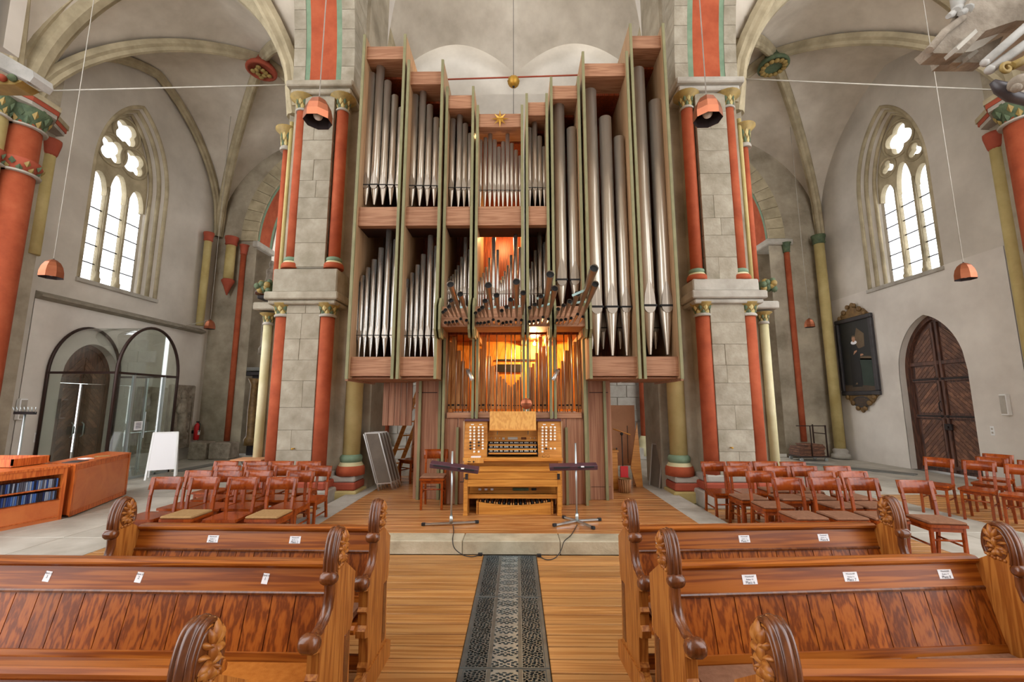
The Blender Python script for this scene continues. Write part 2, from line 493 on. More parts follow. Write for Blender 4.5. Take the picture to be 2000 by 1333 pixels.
# ---- walls with openings
def wall_open(X, y0, y1, z0, z1, ops, thick, outline=None):
    """vertical wall in the plane x=X (or y=X when outline='y'), with pointed openings (yl, yr, sill, spring, apex, k)"""
    ys = {y0, y1}
    for o in ops:
        for i in range(33): ys.add(o[0] + (o[1] - o[0]) * i / 32)
    ys = sorted(y for y in ys if y0 <= y <= y1)
    m = MB()
    P = (lambda y, z, t: (X + t, y, z)) if outline != 'y' else (lambda y, z, t: (y, X + t, z))
    def top(o, y):
        c = (o[0] + o[1]) / 2; h = (o[1] - o[0]) / 2
        return o[3] + (o[4] - o[3]) * parch((y - c) / h, o[5])
    for a, b in zip(ys[:-1], ys[1:]):
        mid = (a + b) / 2
        ivs = []
        for o in ops:
            if o[0] < mid < o[1]: ivs.append((o[2], o[2], top(o, a), top(o, b)))
        ivs.sort()
        ca, cb = z0, z0
        for lo_a, lo_b, hi_a, hi_b in ivs + [(z1, z1, z1, z1)]:
            if lo_a - ca > 1e-4 or lo_b - cb > 1e-4:
                for t in (0, thick):
                    m.add([P(a, ca, t), P(b, cb, t), P(b, lo_b, t), P(a, lo_a, t)], [(0, 1, 2, 3)])
            ca, cb = hi_a, hi_b
    return m
def arch_outline(o, n=40, close=True):
    c = (o[0] + o[1]) / 2; h = (o[1] - o[0]) / 2
    pts = [(o[1], o[2])]
    for i in range(n + 1):
        s = math.cos(PI * i / n); y = c + h * s
        pts.append((y, o[3] + (o[4] - o[3]) * parch(s, o[5])))
    pts.append((o[0], o[2]))
    return pts
WIN_L = (9.78, 11.98, 4.62, 7.55, 9.80, .55)
WIN_R = (10.30, 12.50, 4.97, 7.75, 10.02, .55)
DOOR_L = (9.72, 11.12, 0.0, 2.25, 3.12, .02)
DOOR_R = (10.05, 11.85, 0.0, 2.45, 3.92, .35)
for s, W, D in ((-1, WIN_L, DOOR_L), (1, WIN_R, DOOR_R)):
    X = s * XW
    side = 'left' if s < 0 else 'right'
    m = wall_open(X, 6.6, YB + .3, 0, 13, [W, D], s * .75)
    # reveals
    n = 34
    glass = ((W[0] + .26), (W[1] - .26), W[2] + .1, W[3], W[4] - .28, W[5])
    A = arch_outline(W); B = arch_outline(glass)
    m.strip([(X, y, z) for y, z in A], [(X + s * .42, y, z) for y, z in B])
    m.add([(X, W[0], W[2]), (X, W[1], W[2]), (X + s * .42, glass[1], glass[2]), (X + s * .42, glass[0], glass[2])], [(0, 1, 2, 3)])
    A2 = arch_outline(D)
    m.strip([(X, y, z) for y, z in A2], [(X + s * .75, y, z) for y, z in A2])
    wl = struct(m.build('wall_' + side, 'plaster_wall'), side + ' side wall of grey plaster')
    # paler whitewashed lower zone, a coat 12 mm proud
    zt = 3.92 if s < 0 else 5.0
    m = wall_open(X - s * .012, 8.95, YB - .15, 0, zt, [D] + ([] if s < 0 else [W]), s * .012)
    m.add([(X - s * .012, 8.95, zt), (X - s * .012, YB - .15, zt), (X, YB - .15, zt), (X, 8.95, zt)], [(0, 1, 2, 3)])
    m.build('whitewash', 'plaster_light', wl)
    # moulded frame of the window: jamb rolls
    wi = struct(empty('window_1' if s < 0 else 'window_2', (X, (W[0] + W[1]) / 2, W[2])), 'tall pointed church window with stone tracery, ' + side + ' wall')
    for d, off, r in ((.02, .0, .05), (.17, .10, .055), (.33, .2, .05)):
        o2 = (W[0] + off, W[1] - off, W[2] + .02, W[3], W[4] - off * 1.05, W[5])
        MB().tube([(X + s * d, y, z) for y, z in arch_outline(o2)], r, 8).build('jamb_moulding', 'rib_stone', wi)
    m = MB(); m.box((X - s * .06, W[0] - .06, W[2] - .09), (X + s * .4, W[1] + .06, W[2] + .01), .01); m.build('sill', 'stone_pale', wi)
    # glazing plane
    gx = X + s * .46
    g0, g1, gs, gp, ga, gk = glass
    c = (g0 + g1) / 2; hw = (g1 - g0) / 2
    lw = (g1 - g0) / 3
    zl = gs; zh = 7.1 if s < 0 else 7.55     # springing of the lights
    for i in (1, 2):
        y = g0 + lw * i
        mm = MB(); mm.box((gx - .07, y - .035, zl), (gx + .07, y + .035, zh + .1), .02)
        mm.tube([(gx - s * .08, y, zl), (gx - s * .08, y, zh + .2)], .035, 8)
        mm.lathe([(.07, 0), (.075, .12), (.05, .16), (.045, .3)], (gx - s * .08, y, zl), 10)
        mm.build('mullion', 'rib_stone', wi)
    # tracery plate cut by foils: marching squares
    circ = lambda y, z, cy, cz, r: math.hypot(y - cy, z - cz) - r
    def foil(y, z, cy, cz, R_, n, ph):
        d = circ(y, z, cy, cz, R_ * .38)
        for k in range(n):
            t = ph + 2 * PI * k / n
            d = min(d, circ(y, z, cy + math.cos(t) * R_ * .52, cz + math.sin(t) * R_ * .52, R_ * .44))
        return d
    def light(y, z, cy, w_, z0, rise):
        if z < z0: return abs(y - cy) - w_
        t = (z - z0) / rise
        if t > 1: return .3
        sx = w_ * math.sqrt(max(0, 1 - t ** 1.7))
        return abs(y - cy) - sx
    if s < 0:
        foils = [(c, 9.02, .36, 4, PI / 4), (c - .33, 8.33, .36, 4, PI / 4), (c + .33, 8.33, .36, 4, PI / 4)]
        heads = [(g0 + lw * .5, zh, .52), (c, zh + .1, .62), (g1 - lw * .5, zh, .52)]
    else:
        foils = [(c, 9.05, .44, 4, 0.2), (c - .43, 8.43, .21, 3, PI / 2), (c + .43, 8.43, .21, 3, PI / 2)]
        heads = [(g0 + lw * .5, zh, .42), (c, zh, .80), (g1 - lw * .5, zh, .42)]
    def stone(y, z):                      # < 0 where stone
        d = 9
        for f_ in foils: d = min(d, foil(y, z, *f_))
        for cy, z0, rise in heads: d = min(d, light(y, z, cy, lw / 2 - .04, z0, rise))
        hole = d
        hh = (y - c) / (hw + .04)
        lim = (gp + (ga + .04 - gp) * parch(hh, gk) if abs(hh) < 1 else gp) - z
        return max(-hole, -lim)
    def marching(fn, u0, u1, v0, v1, st, put, t0, t1):
        m_ = MB(); nu = int((u1 - u0) / st) + 1; nv = int((v1 - v0) / st) + 1
        V = [[fn(u0 + i * st, v0 + j * st) for j in range(nv + 1)] for i in range(nu + 1)]
        for i in range(nu):
            for j in range(nv):
                cs = [(i, j), (i + 1, j), (i + 1, j + 1), (i, j + 1)]
                vals = [V[a][b] for a, b in cs]
                if min(vals) >= 0: continue
                poly = []; cut = []
                for k in range(4):
                    a, b = cs[k], cs[(k + 1) % 4]; va, vb = vals[k], vals[(k + 1) % 4]
                    pa = (u0 + a[0] * st, v0 + a[1] * st); pb_ = (u0 + b[0] * st, v0 + b[1] * st)
                    if va < 0: poly.append(pa)
                    if (va < 0) != (vb < 0):
                        t = va / (va - vb); q = (pa[0] + (pb_[0] - pa[0]) * t, pa[1] + (pb_[1] - pa[1]) * t)
                        poly.append(q); cut.append(q)
                if len(poly) < 3: continue
                m_.add([put(u, v, t0) for u, v in poly], [tuple(range(len(poly)))])
                m_.add([put(u, v, t1) for u, v in poly], [tuple(range(len(poly)))])
                if len(cut) == 2:
                    m_.add([put(*cut[0], t0), put(*cut[1], t0), put(*cut[1], t1), put(*cut[0], t1)], [(0, 1, 2, 3)])
        return m_
    tr = marching(stone, g0 - .03, g1 + .03, zh - .04, ga + .05, .045, lambda u, v, t: (gx + t, u, v), -.07, .07)
    tr.build('tracery', 'rib_stone', wi)
    for f_ in foils:
        MB().tube([(gx - s * .08, f_[0] + math.cos(2 * PI * k / 28) * (f_[2] + .05), f_[1] + math.sin(2 * PI * k / 28) * (f_[2] + .05)) for k in range(29)], .035, 6, False).build('tracery_ring', 'rib_stone', wi)
    # panes and saddle bars
    rows = 6 if s > 0 else 5
    ph = (zh - zl) / rows
    pane = MB().box((-.004, -lw / 2 + .05, .008), (.004, lw / 2 - .05, ph - .008)).mesh('pane', 'window_glass')
    bar = MB().box((-.012, -lw / 2 + .04, -.012), (.012, lw / 2 - .04, .012)).mesh('saddle_bar', 'iron')
    for i in range(3):
        for j in range(rows):
            inst(pane, 'pane', (gx, g0 + lw * (i + .5), zl + ph * j), wi)
            if j: inst(bar, 'saddle_bar', (gx, g0 + lw * (i + .5), zl + ph * j), wi)
    m = MB(); o2 = arch_outline((g0, g1, zh, gp, ga, gk))
    m.prism(o2, lambda u, v, t: (gx + t, u, v), .004, .012); m.build('head_pane', 'window_glass', wi)

# ---- left ledge
m = MB(); m.prism([(0, 0), (.16, .05), (.16, .10), (0, .18)], lambda u, v, t: (-XW + u, t, 3.92 + v), 8.95, YB - .3)
struct(m.build('trim_1', 'joint'), 'dark stone ledge along the left wall')

# ---- ribs and vaults of the side bays
def rib(name, fn, n, w_, h_, parent, material='rib_stone', t0=0.0, t1=1.0, roll=True):
    pts = [Vector(fn(t0 + (t1 - t0) * i / n)) for i in range(n + 1)]
    prof = [(-w_ / 2, 0), (-w_ / 2, -h_ * .45), (-w_ * .28, -h_ * .62), (-w_ * .2, -h_ * .9), (0, -h_), (w_ * .2, -h_ * .9), (w_ * .28, -h_ * .62), (w_ / 2, -h_ * .45), (w_ / 2, 0)]
    fr = []
    for i, p in enumerate(pts):
        d = (pts[min(n, i + 1)] - pts[max(0, i - 1)]).normalized()
        hd = pts[-1] - pts[0]; hd.z = 0; hd.normalize()
        side = Vector((-hd.y, hd.x, 0)); nrm = d.cross(side)
        cen = ((pts[0] + pts[-1]) / 2 if abs(pts[0].z - pts[-1].z) < .3 else Vector((pts[-1].x, pts[-1].y, pts[0].z))); cen.z = pts[0].z - 1.0
        if nrm.dot(p - cen) < 0: nrm = -nrm
        fr.append((p, side, nrm))
    return MB().sweep(prof, fr, sm=False).build(name, material, parent)
ZS, RISE = 7.35, 4.05
vaults = []
for s in (-1, 1):
    side = 'left' if s < 0 else 'right'
    for y0, y1 in ((YF, YB), (2.2, YF)):
        x0, x1 = XC + s * 4.15, s * XW
        xc, yc = (x0 + x1) / 2, (y0 + y1) / 2; hx, hy = abs(x1 - x0) / 2, (y1 - y0) / 2
        zf = lambda u, v: ZS + (RISE + .1 - .45 * max(abs(u), abs(v)) ** 2) * parch(min(abs(u), abs(v)))
        m = MB(); n = 40
        g = [[(xc + hx * (2 * i / n - 1), yc + hy * (2 * j / n - 1), zf(2 * i / n - 1, 2 * j / n - 1)) for j in range(n + 1)] for i in range(n + 1)]
        m.add([p for r in g for p in r], [(i * (n + 1) + j, (i + 1) * (n + 1) + j, (i + 1) * (n + 1) + j + 1, i * (n + 1) + j + 1) for i in range(n) for j in range(n)], True)
        v = struct(m.build('ceiling', 'plaster'), 'plastered rib vault over the %s side bay' % side)
        for sx in (-1, 1):
            for sy in (-1, 1):
                if y0 == YF or sy > 0:
                    rib('vault_rib', lambda t: (xc + sx * hx * (1 - t) * .985, yc + sy * hy * (1 - t) * .985, zf(1 - t, 1 - t) - .0), 22, .26, .26, v)
        if y0 == YF:
            # wall ribs
            wx = x1 - s * .09
            if s < 0: rib('wall_rib', lambda t: (wx, yc + hy * (1 - 2 * t) * .985, zf(1, 1 - 2 * t)), 40, .2, .22, v)
            bo = empty('vault_boss', (xc, yc, ZS + RISE - .36)); bo.parent = v; bo.location = Vector((xc, yc, ZS + RISE - .36)) - WL[v.name]
            rr = Matrix.Rotation(0, 3, 'X')
            mm = MB().lathe([(.20, .36), (.22, .2), (.36, .12), (.40, .05), (.40, 0), (.33, -.02), (.33, .0), (.0001, .0)], (xc, yc, ZS + RISE - .36), 20)
            mm.build('boss_ring', 'red_block' if s < 0 else 'leaf_green', bo)
            mm = MB(); random.seed(5)
            for k in range(14 if s > 0 else 9):
                a = 2 * PI * k / (14 if s > 0 else 9); q = .28 if s > 0 else .12 + .08 * (k % 2)
                mm.ball((xc + math.cos(a) * q, yc + math.sin(a) * q, ZS + RISE - .40), .075, 8, 5, (1, 1, .6))
            mm.build('boss_carving', 'gold_paint', bo)
        # transverse arch on the near side of the bay
        if y0 == YF:
            A = lambda t: (xc + s * .08 + hx * (1 - 2 * t) * .97, YF + .1, ZS + .1 + (RISE - .3) * parch(1 - 2 * t))
            pts = [Vector(A(i / 48)) for i in range(49)]
            prof = [(-.36, .4), (-.36, .0), (-.28, -.04), (-.24, -.10), (-.18, -.08), (-.14, -.2), (-.07, -.26), (.07, -.26), (.14, -.2), (.18, -.08), (.24, -.10), (.28, -.04), (.36, 0), (.36, .4)]
            fr = []
            for i, p in enumerate(pts):
                d = (pts[min(48, i + 1)] - pts[max(0, i - 1)]).normalized()
                sd = Vector((0, 1, 0)); nr = Vector((-d.z, 0, d.x)); nr = nr if nr.dot(p - Vector((xc, YF, ZS))) > 0 else -nr
                fr.append((p, sd, nr))
            struct(MB().sweep(prof, fr, sm=False).build('transverse_arch', 'rib_stone'), 'moulded stone arch spanning the %s side bay' % side)
    # arcade wall above the pier line, hidden mostly by the piers
    m = wall_open(XC + s * 4.1, YF, YB, ZS - .2, 11.7, [(YF + .5, YB - .4, ZS - .3, ZS, ZS + 3.4, .35)], s * -.5)
    struct(m.build('wall_arcade', 'plaster_wall'), '%s arcade wall above the choir side' % side)
    m = MB(); m.box((XC + s * 4.1, 10.6, 11.7), (XC + s * 4.5, 14.6, 15.6)); m.box((XC + s * 4.1, 14.15, 11.7), (XC + s * 5.3, 14.6, 15.6)); m.box((XC + s * 4.12, 8.3, 7.9), (XC + s * 4.75, 9.0, 15)); struct(m.build('wall_clerestory', 'rib_stone'), '%s clerestory wall beside the choir' % side)  # upper boxes added to cut clerestory light; last box is a springer
    # end wall of the side bay with its arch
    AR = (6.55 - 1.95, 6.55 + 1.95, 0, 7.2, 10.3, .25)
    o = AR if s > 0 else (-8.9, -5.0) + AR[2:]
    m = wall_open(YB, min(s * 4.0, s * (XW + .2)), max(s * 4.0, s * (XW + .2)), 0, 12.5, [o], .9, 'y')
    we = struct(m.build('wall_end', 'ashlar_dark'), '%s end wall pierced by a tall arch' % side)
    zc = 7.2; cx = 6.55 if s > 0 else -6.95
    # voussoirs of the front ring, painted soffit
    nb = 26
    def ar(t, off):          # t 0..1 over the arch, off = radial offset
        sx = math.cos(PI * t); x = 1.95 * sx; z = 3.1 * parch(sx, .25)
        e = .01; sx2 = math.cos(PI * min(1, t + e)); sx1 = math.cos(PI * max(0, t - e))
        d = Vector((1.95 * (sx2 - sx1), 0, 3.1 * (parch(sx2, .25) - parch(sx1, .25)))).normalized()
        nr = Vector((d.z, 0, -d.x));
        if nr.z < 0 or (abs(nr.z) < .1 and nr.x * x < 0): nr = -nr
        return Vector((cx + x, 0, zc + z)) + nr * off
    for i in range(nb):
        a, b = (i + .02) / nb, (i + .98) / nb
        q = [ar(a, 0), ar(b, 0), ar(b, .55), ar(a, .55)]
        m = MB(); m.prism([(p.x, p.z) for p in q], lambda u, v, t: (u, YB + t, v), -.06, .05); m.build('voussoir', 'rib_stone', we)
    so = MB()
    for (ya, yb, mt) in ((.02, .12, 1), (.12, .72, 0), (.72, .85, 1)):
        so.k = mt
        so.strip([ar(i / 40, -.01) + Vector((0, YB + ya, 0)) for i in range(41)], [ar(i / 40, -.01) + Vector((0, YB + yb, 0)) for i in range(41)])
    so.build('painted_soffit', ['red_paint', 'green_paint'], we)
    for sx in (-1, 1):
        x = cx + sx * 1.95
        m = MB(); m.box((x - .12 if sx < 0 else x - .08, YB - .1, zc - .22), (x + .08 if sx < 0 else x + .8 * (1 if s * sx > 0 else .3), YB + .95, zc), .03); m.build('impost', 'stone_pale', we)
    # slender red shaft at the jamb
    x = 9.05 if s > 0 else -9.3
    m = MB(); m.cyl((x, YB - .06, .5), (x, YB - .06, zc - .45), .085, None, 12); sh = m.build('jamb_shaft', 'red_paint', we)
    m = MB(); m.lathe([(.085, 0), (.11, .03), (.1, .06), (.13, .3), (.16, .34)], (x, YB - .06, zc - .5), 14); m.build('shaft_capital', 'red_block' if s < 0 else 'leaf_green', we)
    # far wall behind the arch
    m = MB(); m.box((min(s * 3.6, s * 11), 17, 0), (max(s * 3.6, s * 11), 17.2, 13)); struct(m.build('wall_far', 'plaster_wall'), 'far wall seen through the %s arch' % side)

# ---- corner shafts
def shaft(x, y, z0, z1, r, material, name, label, base=True, corbel=False, capm='leaf_green'):
    e = struct(empty(name, (x, y, z0)), label)
    MB().cyl((x, y, z0), (x, y, z1), r, None, 16).build('shaft', material, e)
    MB().lathe([(r, 0), (r * 1.25, .04), (r * 1.15, .08), (r * 1.3, .2), (r * 1.4, .24), (r * 1.4, .3)], (x, y, z1 - .05), 16).build('capital', capm, e)
    if base: MB().lathe([(r * 1.7, -.0), (r * 1.7, .12), (r * 1.25, .16), (r * 1.4, .24), (r * 1.05, .3)], (x, y, z0), 16).build('base', 'stone_pale', e)
    if corbel: MB().lathe([(.02, -.5), (r * .8, -.2), (r * 1.3, -.04), (r * 1.3, 0), (r, .04)], (x, y, z0), 14).build('corbel', 'red_block', e)
    return e
shaft(9.98, 13.9, 0.02, 6.95, .15, 'yellow_paint', 'corner_shaft', 'yellow painted shaft in the right rear corner')
shaft(-9.62, 13.95, 5.75, 7.0, .15, 'yellow_paint', 'corner_shaft', 'short yellow shaft on a red corbel in the left rear corner', False, True, 'red_block')
shaft(-10.12, 13.55, 4.15, 7.0, .11, 'yellow_paint', 'corner_shaft', 'thin yellow wall shaft resting on the left ledge', False, False, 'red_block')

# ---- the two great piers
def capital_mesh(r, h, rt, bell='gold_paint', leaf=.34, n_=10):
    m = MB()
    m.k = 2; m.lathe([(r * 1.25, 0), (r * 1.3, .03), (r * 1.05, .06)], (0, 0, 0), 16)
    m.k = 0; m.lathe([(r, .05), (r * 1.02, h * .4), (r * 1.3, h * .75), (rt, h * .95), (rt, h)], (0, 0, 0), 16)
    for ring, (z, q, n, ph) in enumerate(((h * .3, r * 1.03, n_, 0), (h * .62, r * 1.2, n_, PI / n_))):
        for k in range(n):
            t = 2 * PI * k / n + ph; m.k = 1 if (k + ring) % 2 else 3
            d = Vector((math.cos(t), math.sin(t), 0)); sd = Vector((-math.sin(t), math.cos(t), 0)); c = d * q
            a = r * leaf
            m.add([c + Vector((0, 0, z - h * .22)), c + sd * a + Vector((0, 0, z)), c + d * r * .2 + Vector((0, 0, z + h * .2)), c - sd * a + Vector((0, 0, z)), c + d * r * .16 + Vector((0, 0, z + h * .02))],
                  [(0, 1, 4), (1, 2, 4), (2, 3, 4), (3, 0, 4)])
    return m.mesh('capital', [bell, 'leaf_green', 'stone_pale', 'gold_paint' if bell != 'gold_paint' else 'yellow_paint'])
cap_lo = capital_mesh(.12, .24, .21)
cap_up = capital_mesh(.10, .30, .24)
cap_thin = capital_mesh(.07, .22, .15)
def base_mesh(r, h):
    m = MB(); m.k = 0; m.lathe([(r * 1.75, 0), (r * 1.75, h * .3), (r * 1.6, h * .45)], (0, 0, 0), 16)
    m.k = 1; m.lathe([(r * 1.55, h * .45), (r * 1.3, h * .62)], (0, 0, 0), 16, caps=False)
    m.k = 2; m.lathe([(r * 1.3, h * .62), (r * 1.4, h * .8), (r * 1.3, h * .92), (r, h)], (0, 0, 0), 16)
    return m.mesh('column_base', ['red_paint', 'cream_paint', 'green_paint'])
base_up = base_mesh(.10, .22); base_yel = base_mesh(.14, .36)
def X_(s, d): return XC + s * d
def sbox(m, s, x0, x1, y0, y1, z0, z1, bev=0):
    m.box((X_(s, x0), y0, z0), (X_(s, x1), y1, z1), bev); return m
for s in (-1, 1):
    side = 'left' if s < 0 else 'right'
    p = struct(empty('stone_pier', (X_(s, 3.7), 8.1, 0)), 'great %s stone pier with red painted corner columns beside the organ' % side)
    m = MB()
    sbox(m, s, 3.26, 4.22, 7.62, 9.1, 0, 16); sbox(m, s, 2.98, 4.3, 7.95, 9.1, 0, 16); sbox(m, s, 2.7, 4.1, 8.25, 9.2, 0, 7.4); sbox(m, s, 4.2, 4.62, 8.0, 9.1, 0, 3.5); sbox(m, s, 4.2, 4.45, 7.86, 9.1, 3.5, 7.4)
    m.build('pier_core', 'ashlar_dark', p)
    zb = .52; zm = 3.42; zu = 4.10 if s < 0 else 3.86
    # ashlar face, lower and upper
    for (xa, xb, za, zz, seed) in ((3.42, 4.02, zb, zm, 11), (3.40, 3.96, zu if s > 0 else 4.12, 7.48, 23)):
        random.seed(seed + s); z = za
        while z < zz - .05:
            h = min(.30 + random.random() * .16, zz - z)
            if zz - z - h < .12: h = zz - z
            cuts = [xa, xb] if random.random() < .45 else [xa, xa + (xb - xa) * random.uniform(.35, .65), xb]
            for a, b in zip(cuts[:-1], cuts[1:]):
                j = random.random() * .006
                m = sbox(MB(), s, a + .0015, b - .0015, 7.49 - j, 7.66, z + .0015, z + h - .0015, .004); m.build('ashlar_block', 'ashlar', p)
            z += h
    m = sbox(MB(), s, 3.43, 4.01, 7.505, 7.66, .3, zm); sbox(m, s, 3.41, 3.95, 7.505, 7.66, zu, 7.5); m.build('mortar_bed', 'joint', p)
    # columns
    for x, y, r in ((3.335, 7.6, .125), (4.125, 7.6, .125)):
        MB().cyl((X_(s, x), y, .5), (X_(s, x), y, 3.25), r, None, 20).build('red_column', 'red_paint', p)
        inst(cap_lo, 'capital', (X_(s, x), y, 3.21), p)
    MB().cyl((X_(s, 4.60), 7.95, .4), (X_(s, 4.60), 7.95, 3.2), .075, None, 14).build('pale_column', 'cream_paint', p)
    inst(cap_thin, 'capital', (X_(s, 4.60), 7.95, 3.14), p)
    MB().cyl((X_(s, 2.93), 8.0, .9 if 0 else .62), (X_(s, 2.93), 8.0, 7.3), .15, None, 18).build('yellow_column', 'yellow_paint', p)
    inst(base_yel, 'column_base', (X_(s, 2.93), 8.0, .44), p)
    ub = zu
    for x, y, r in ((3.28, 7.6, .105), (4.05, 7.6, .105)):
        MB().cyl((X_(s, x), y, ub + .15), (X_(s, x), y, 7.25), r, None, 18).build('red_column', 'red_paint', p)
        inst(base_up, 'column_base', (X_(s, x), y, ub), p)
        inst(cap_up, 'capital', (X_(s, x), y, 7.2), p)
    for x, y, r, mt in ((4.42, 7.82, .075, 'red_paint'), (4.31, 7.72, .04, 'yellow_paint')):
        MB().cyl((X_(s, x), y, 3.75), (X_(s, x), y, 6.6 if r > .05 else 7.1), r, None, 12).build('thin_column', mt, p)
    inst(cap_up, 'capital', (X_(s, 4.44), 7.82, 6.55), p, scale=(.9, .9, 1.5))
    m = MB(); m.ball((X_(s, 4.55), 7.72, 3.80), .15, 8, 6, (1, .9, .8)); 
    for k in range(9): m.k = k % 2; m.ball((X_(s, 4.55) + .1 * math.cos(k * 2.4), 7.62 + .03 * math.sin(k), 3.72 + .02 * k), .06, 6, 4)
    m.build('carved_corbel', ['leaf_green', 'gold_paint'], p)
    # plinth
    for (x0, x1, y0, y1, z0, z1, mt) in ((3.08, 4.5, 7.36, 9.2, 0, .27, 'stone_pale'), (3.14, 4.44, 7.42, 9.2, .27, .40, 'red_block'), (3.18, 4.4, 7.46, 9.2, .40, .52, 'stone_pale'),
                                     (2.72, 3.4, 7.72, 9.25, 0, .20, 'yellow_paint'), (2.76, 3.4, 7.77, 9.25, .20, .33, 'red_block'), (2.78, 3.4, 7.80, 9.25, .33, .44, 'stone_pale')):
        sbox(MB(), s, x0, x1, y0, y1, z0, z1, .02).build('plinth_course', mt, p)
    # imposts
    for (x0, x1, y0, y1, z0, z1) in ((3.08, 4.38, 7.36, 9.0, 3.50, 3.64), (3.13, 4.33, 7.41, 9.0, 3.42, 3.50), (4.22, 4.80, 7.75, 8.6, 3.40, 3.54), (3.13, 4.28, 7.43, 9.0, 3.64, zu - (.0 if s > 0 else .03)),
                                     (3.02, 4.28, 7.34, 9.0, 7.60, 7.72), (3.08, 4.22, 7.42, 9.0, 7.50, 7.60)):
        sbox(MB(), s, x0, x1, y0, y1, z0, z1, .02).build('impost', 'stone_pale' if s > 0 else 'ashlar', p)
    # arcade arch springing towards the nave: painted soffit with stone edges
    RA, n = 7.5, 22
    apt = lambda t: (7.48 - RA * (1 - math.cos(t)), 7.72 + RA * math.sin(t))
    ts = [R(62) * i / n for i in range(n + 1)]
    so = MB()
    for xa, xb, mt in ((3.30, 3.40, 1), (3.40, 3.90, 0), (3.90, 3.99, 1)):
        so.k = mt
        so.strip([(X_(s, xa), apt(t)[0], apt(t)[1]) for t in ts], [(X_(s, xb), apt(t)[0], apt(t)[1]) for t in ts])
    so.build('painted_soffit', ['red_paint', 'green_paint'], p)
    for xa, xb in ((3.05, 3.30), (3.99, 4.22)):
        for i in range(n):
            a, b = ts[i] + .0006, ts[i + 1] - .0006
            q = [apt(a), apt(b)]; o = [(apt(b)[0] + .9 * math.cos(b), apt(b)[1] + .9 * math.sin(b) * 0 ), (apt(a)[0] + .9, apt(a)[1])]
            m = MB(); m.prism([q[0], q[1], (q[1][0] + .95, q[1][1] + .0), (q[0][0] + .95, q[0][1])], lambda u, v, t: (X_(s, t), u - .01, v), xa + .002, xb - .002); m.build('voussoir', 'ashlar', p)
    # clustered ribs rising to the side vault
    for dx, dy in ((.22, .3), (.3, .62)):
        A = lambda t: (X_(s, 4.12 + dx * .3) + s * 3.0 * (1 - math.cos(t)) * 1.0, 7.75 + dy + .3 * (1 - math.cos(t)), 7.2 + 4.1 * math.sin(t))
        MB().tube([A(R(80) * i / 20) for i in range(21)], .085, 8).build('springer_rib', 'rib_stone', p)

# ---- wall responds at the near end of the side bays
for s in (-1, 1):
    side = 'left' if s < 0 else 'right'
    p = struct(empty('wall_respond', (s * 9.9, 7.7, 0)), 'clustered %s wall pier with red and yellow shafts' % side)
    m = MB(); m.box((s * 10.0, 7.0, 0), (s * XW, 8.6, 9)); m.build('respond_core', 'ashlar_dark', p)
    for x, y, r, mt in ((9.78, 7.85, .26, 'red_paint'), (9.86, 7.4, .2, 'yellow_paint'), (10.02, 8.55, .11, 'yellow_paint')):
        z0 = 0 if r > .15 else (4.75 if s < 0 else 0)
        MB().cyl((s * x, y, z0), (s * x, y, 7.15), r, None, 20).build('shaft', mt, p)
        if r > .15:
            inst(capital_mesh(r, .42, r * 1.4, 'leaf_green', .2), 'capital', (s * x, y, 7.05), p)
            if s < 0:
                inst(capital_mesh(r * 1.02, .30, r * 1.22, 'red_block', .2), 'shaft_band', (s * x, y, 6.1), p)
        else:
            MB().lathe([(r, 0), (r * 1.2, .05), (r * 1.6, .3), (r * 1.6, .36)], (s * x, y, 6.95), 12).build('capital', 'red_block', p)
    pts = [(9.38, 7.6), (9.38, 8.1), (9.66, 8.3), (9.84, 8.7), (10.2, 8.72), (10.2, 7.0), (9.6, 7.0)]
    for z0, z1, g, mt in ((7.45, 7.53, .92, 'stone_pale'), (7.53, 7.62, .96, 'red_block'), (7.62, 7.72, 1.0, 'rib_stone')):
        cx, cy = 9.9, 7.8
        MB().prism([(cx + (x - cx) * g, cy + (y - cy) * g) for x, y in pts], lambda u, v, t: (s * u, v, t), z0, z1).build('abacus', mt, p)

# ---- choir behind the organ: arch wall, back wall and vault
def zback(x):
    return 13.35 + 1.25 * abs(math.sin(PI * x / 4.3)) ** .85
cw = MB(); n = 60
for s in (-1, 1):
    xs = []
    for i in range(n + 1):
        z = 16.5 * i / n
        hw = 3.2 if z < 9.0 else 3.2 * math.sqrt(max(0, 1 - ((z - 9.0) / 8.0) ** 2.0))
        xs.append((max(hw, .05), z))
    cw.strip([(X_(s, x), 9.0, z) for x, z in xs], [(X_(s, 4.2), 9.0, z) for x, z in xs], False)
    cw.strip([(X_(s, x), 9.0, z) for x, z in xs], [(X_(s, x), 9.6, z) for x, z in xs], True)
struct(cw.build('wall_chancel', 'plaster_light'), 'plastered arch wall behind the piers')
for s in (-1, 1):
    m = MB(); sbox(m, s, 3.15, 3.32, 8.4, 9.0, 7.35, 7.5, .02); sbox(m, s, 3.15, 3.3, 8.4, 9.0, 7.2, 7.35)
    m.build('impost', 'red_block', bpy.data.objects['wall_chancel'])
bw = MB(); n = 80
xs = [-5.2 + 10.4 * i / n for i in range(n + 1)]
bw.strip([(x, YB - .1, 0) for x in xs], [(x, YB - .1, 12.6) for x in xs], False)
bw.strip([(x, YB - .1, 12.6) for x in xs], [(x, YB + .4, 12.9) for x in xs], False)
bw.strip([(x, YB + .4, 12.9) for x in xs], [(x, YB + .4, 15.5) for x in xs], False)
bw.strip([(x, YB + .4, 15.5) for x in xs], [(x, YB - .1, 15.5) for x in xs], False)
wb = struct(bw.build('wall_back', 'plaster_wall'), 'pale back wall of the choir')
vm = MB(); ny = 24
def zv(x, t):
    zf = 11.5 + 6.2 * math.sqrt(max(0, 1 - (x / 4.6) ** 2))
    a = math.sin(t * PI / 2) ** .8
    return zback(x) + (max(zf, zback(x)) - zback(x)) * a
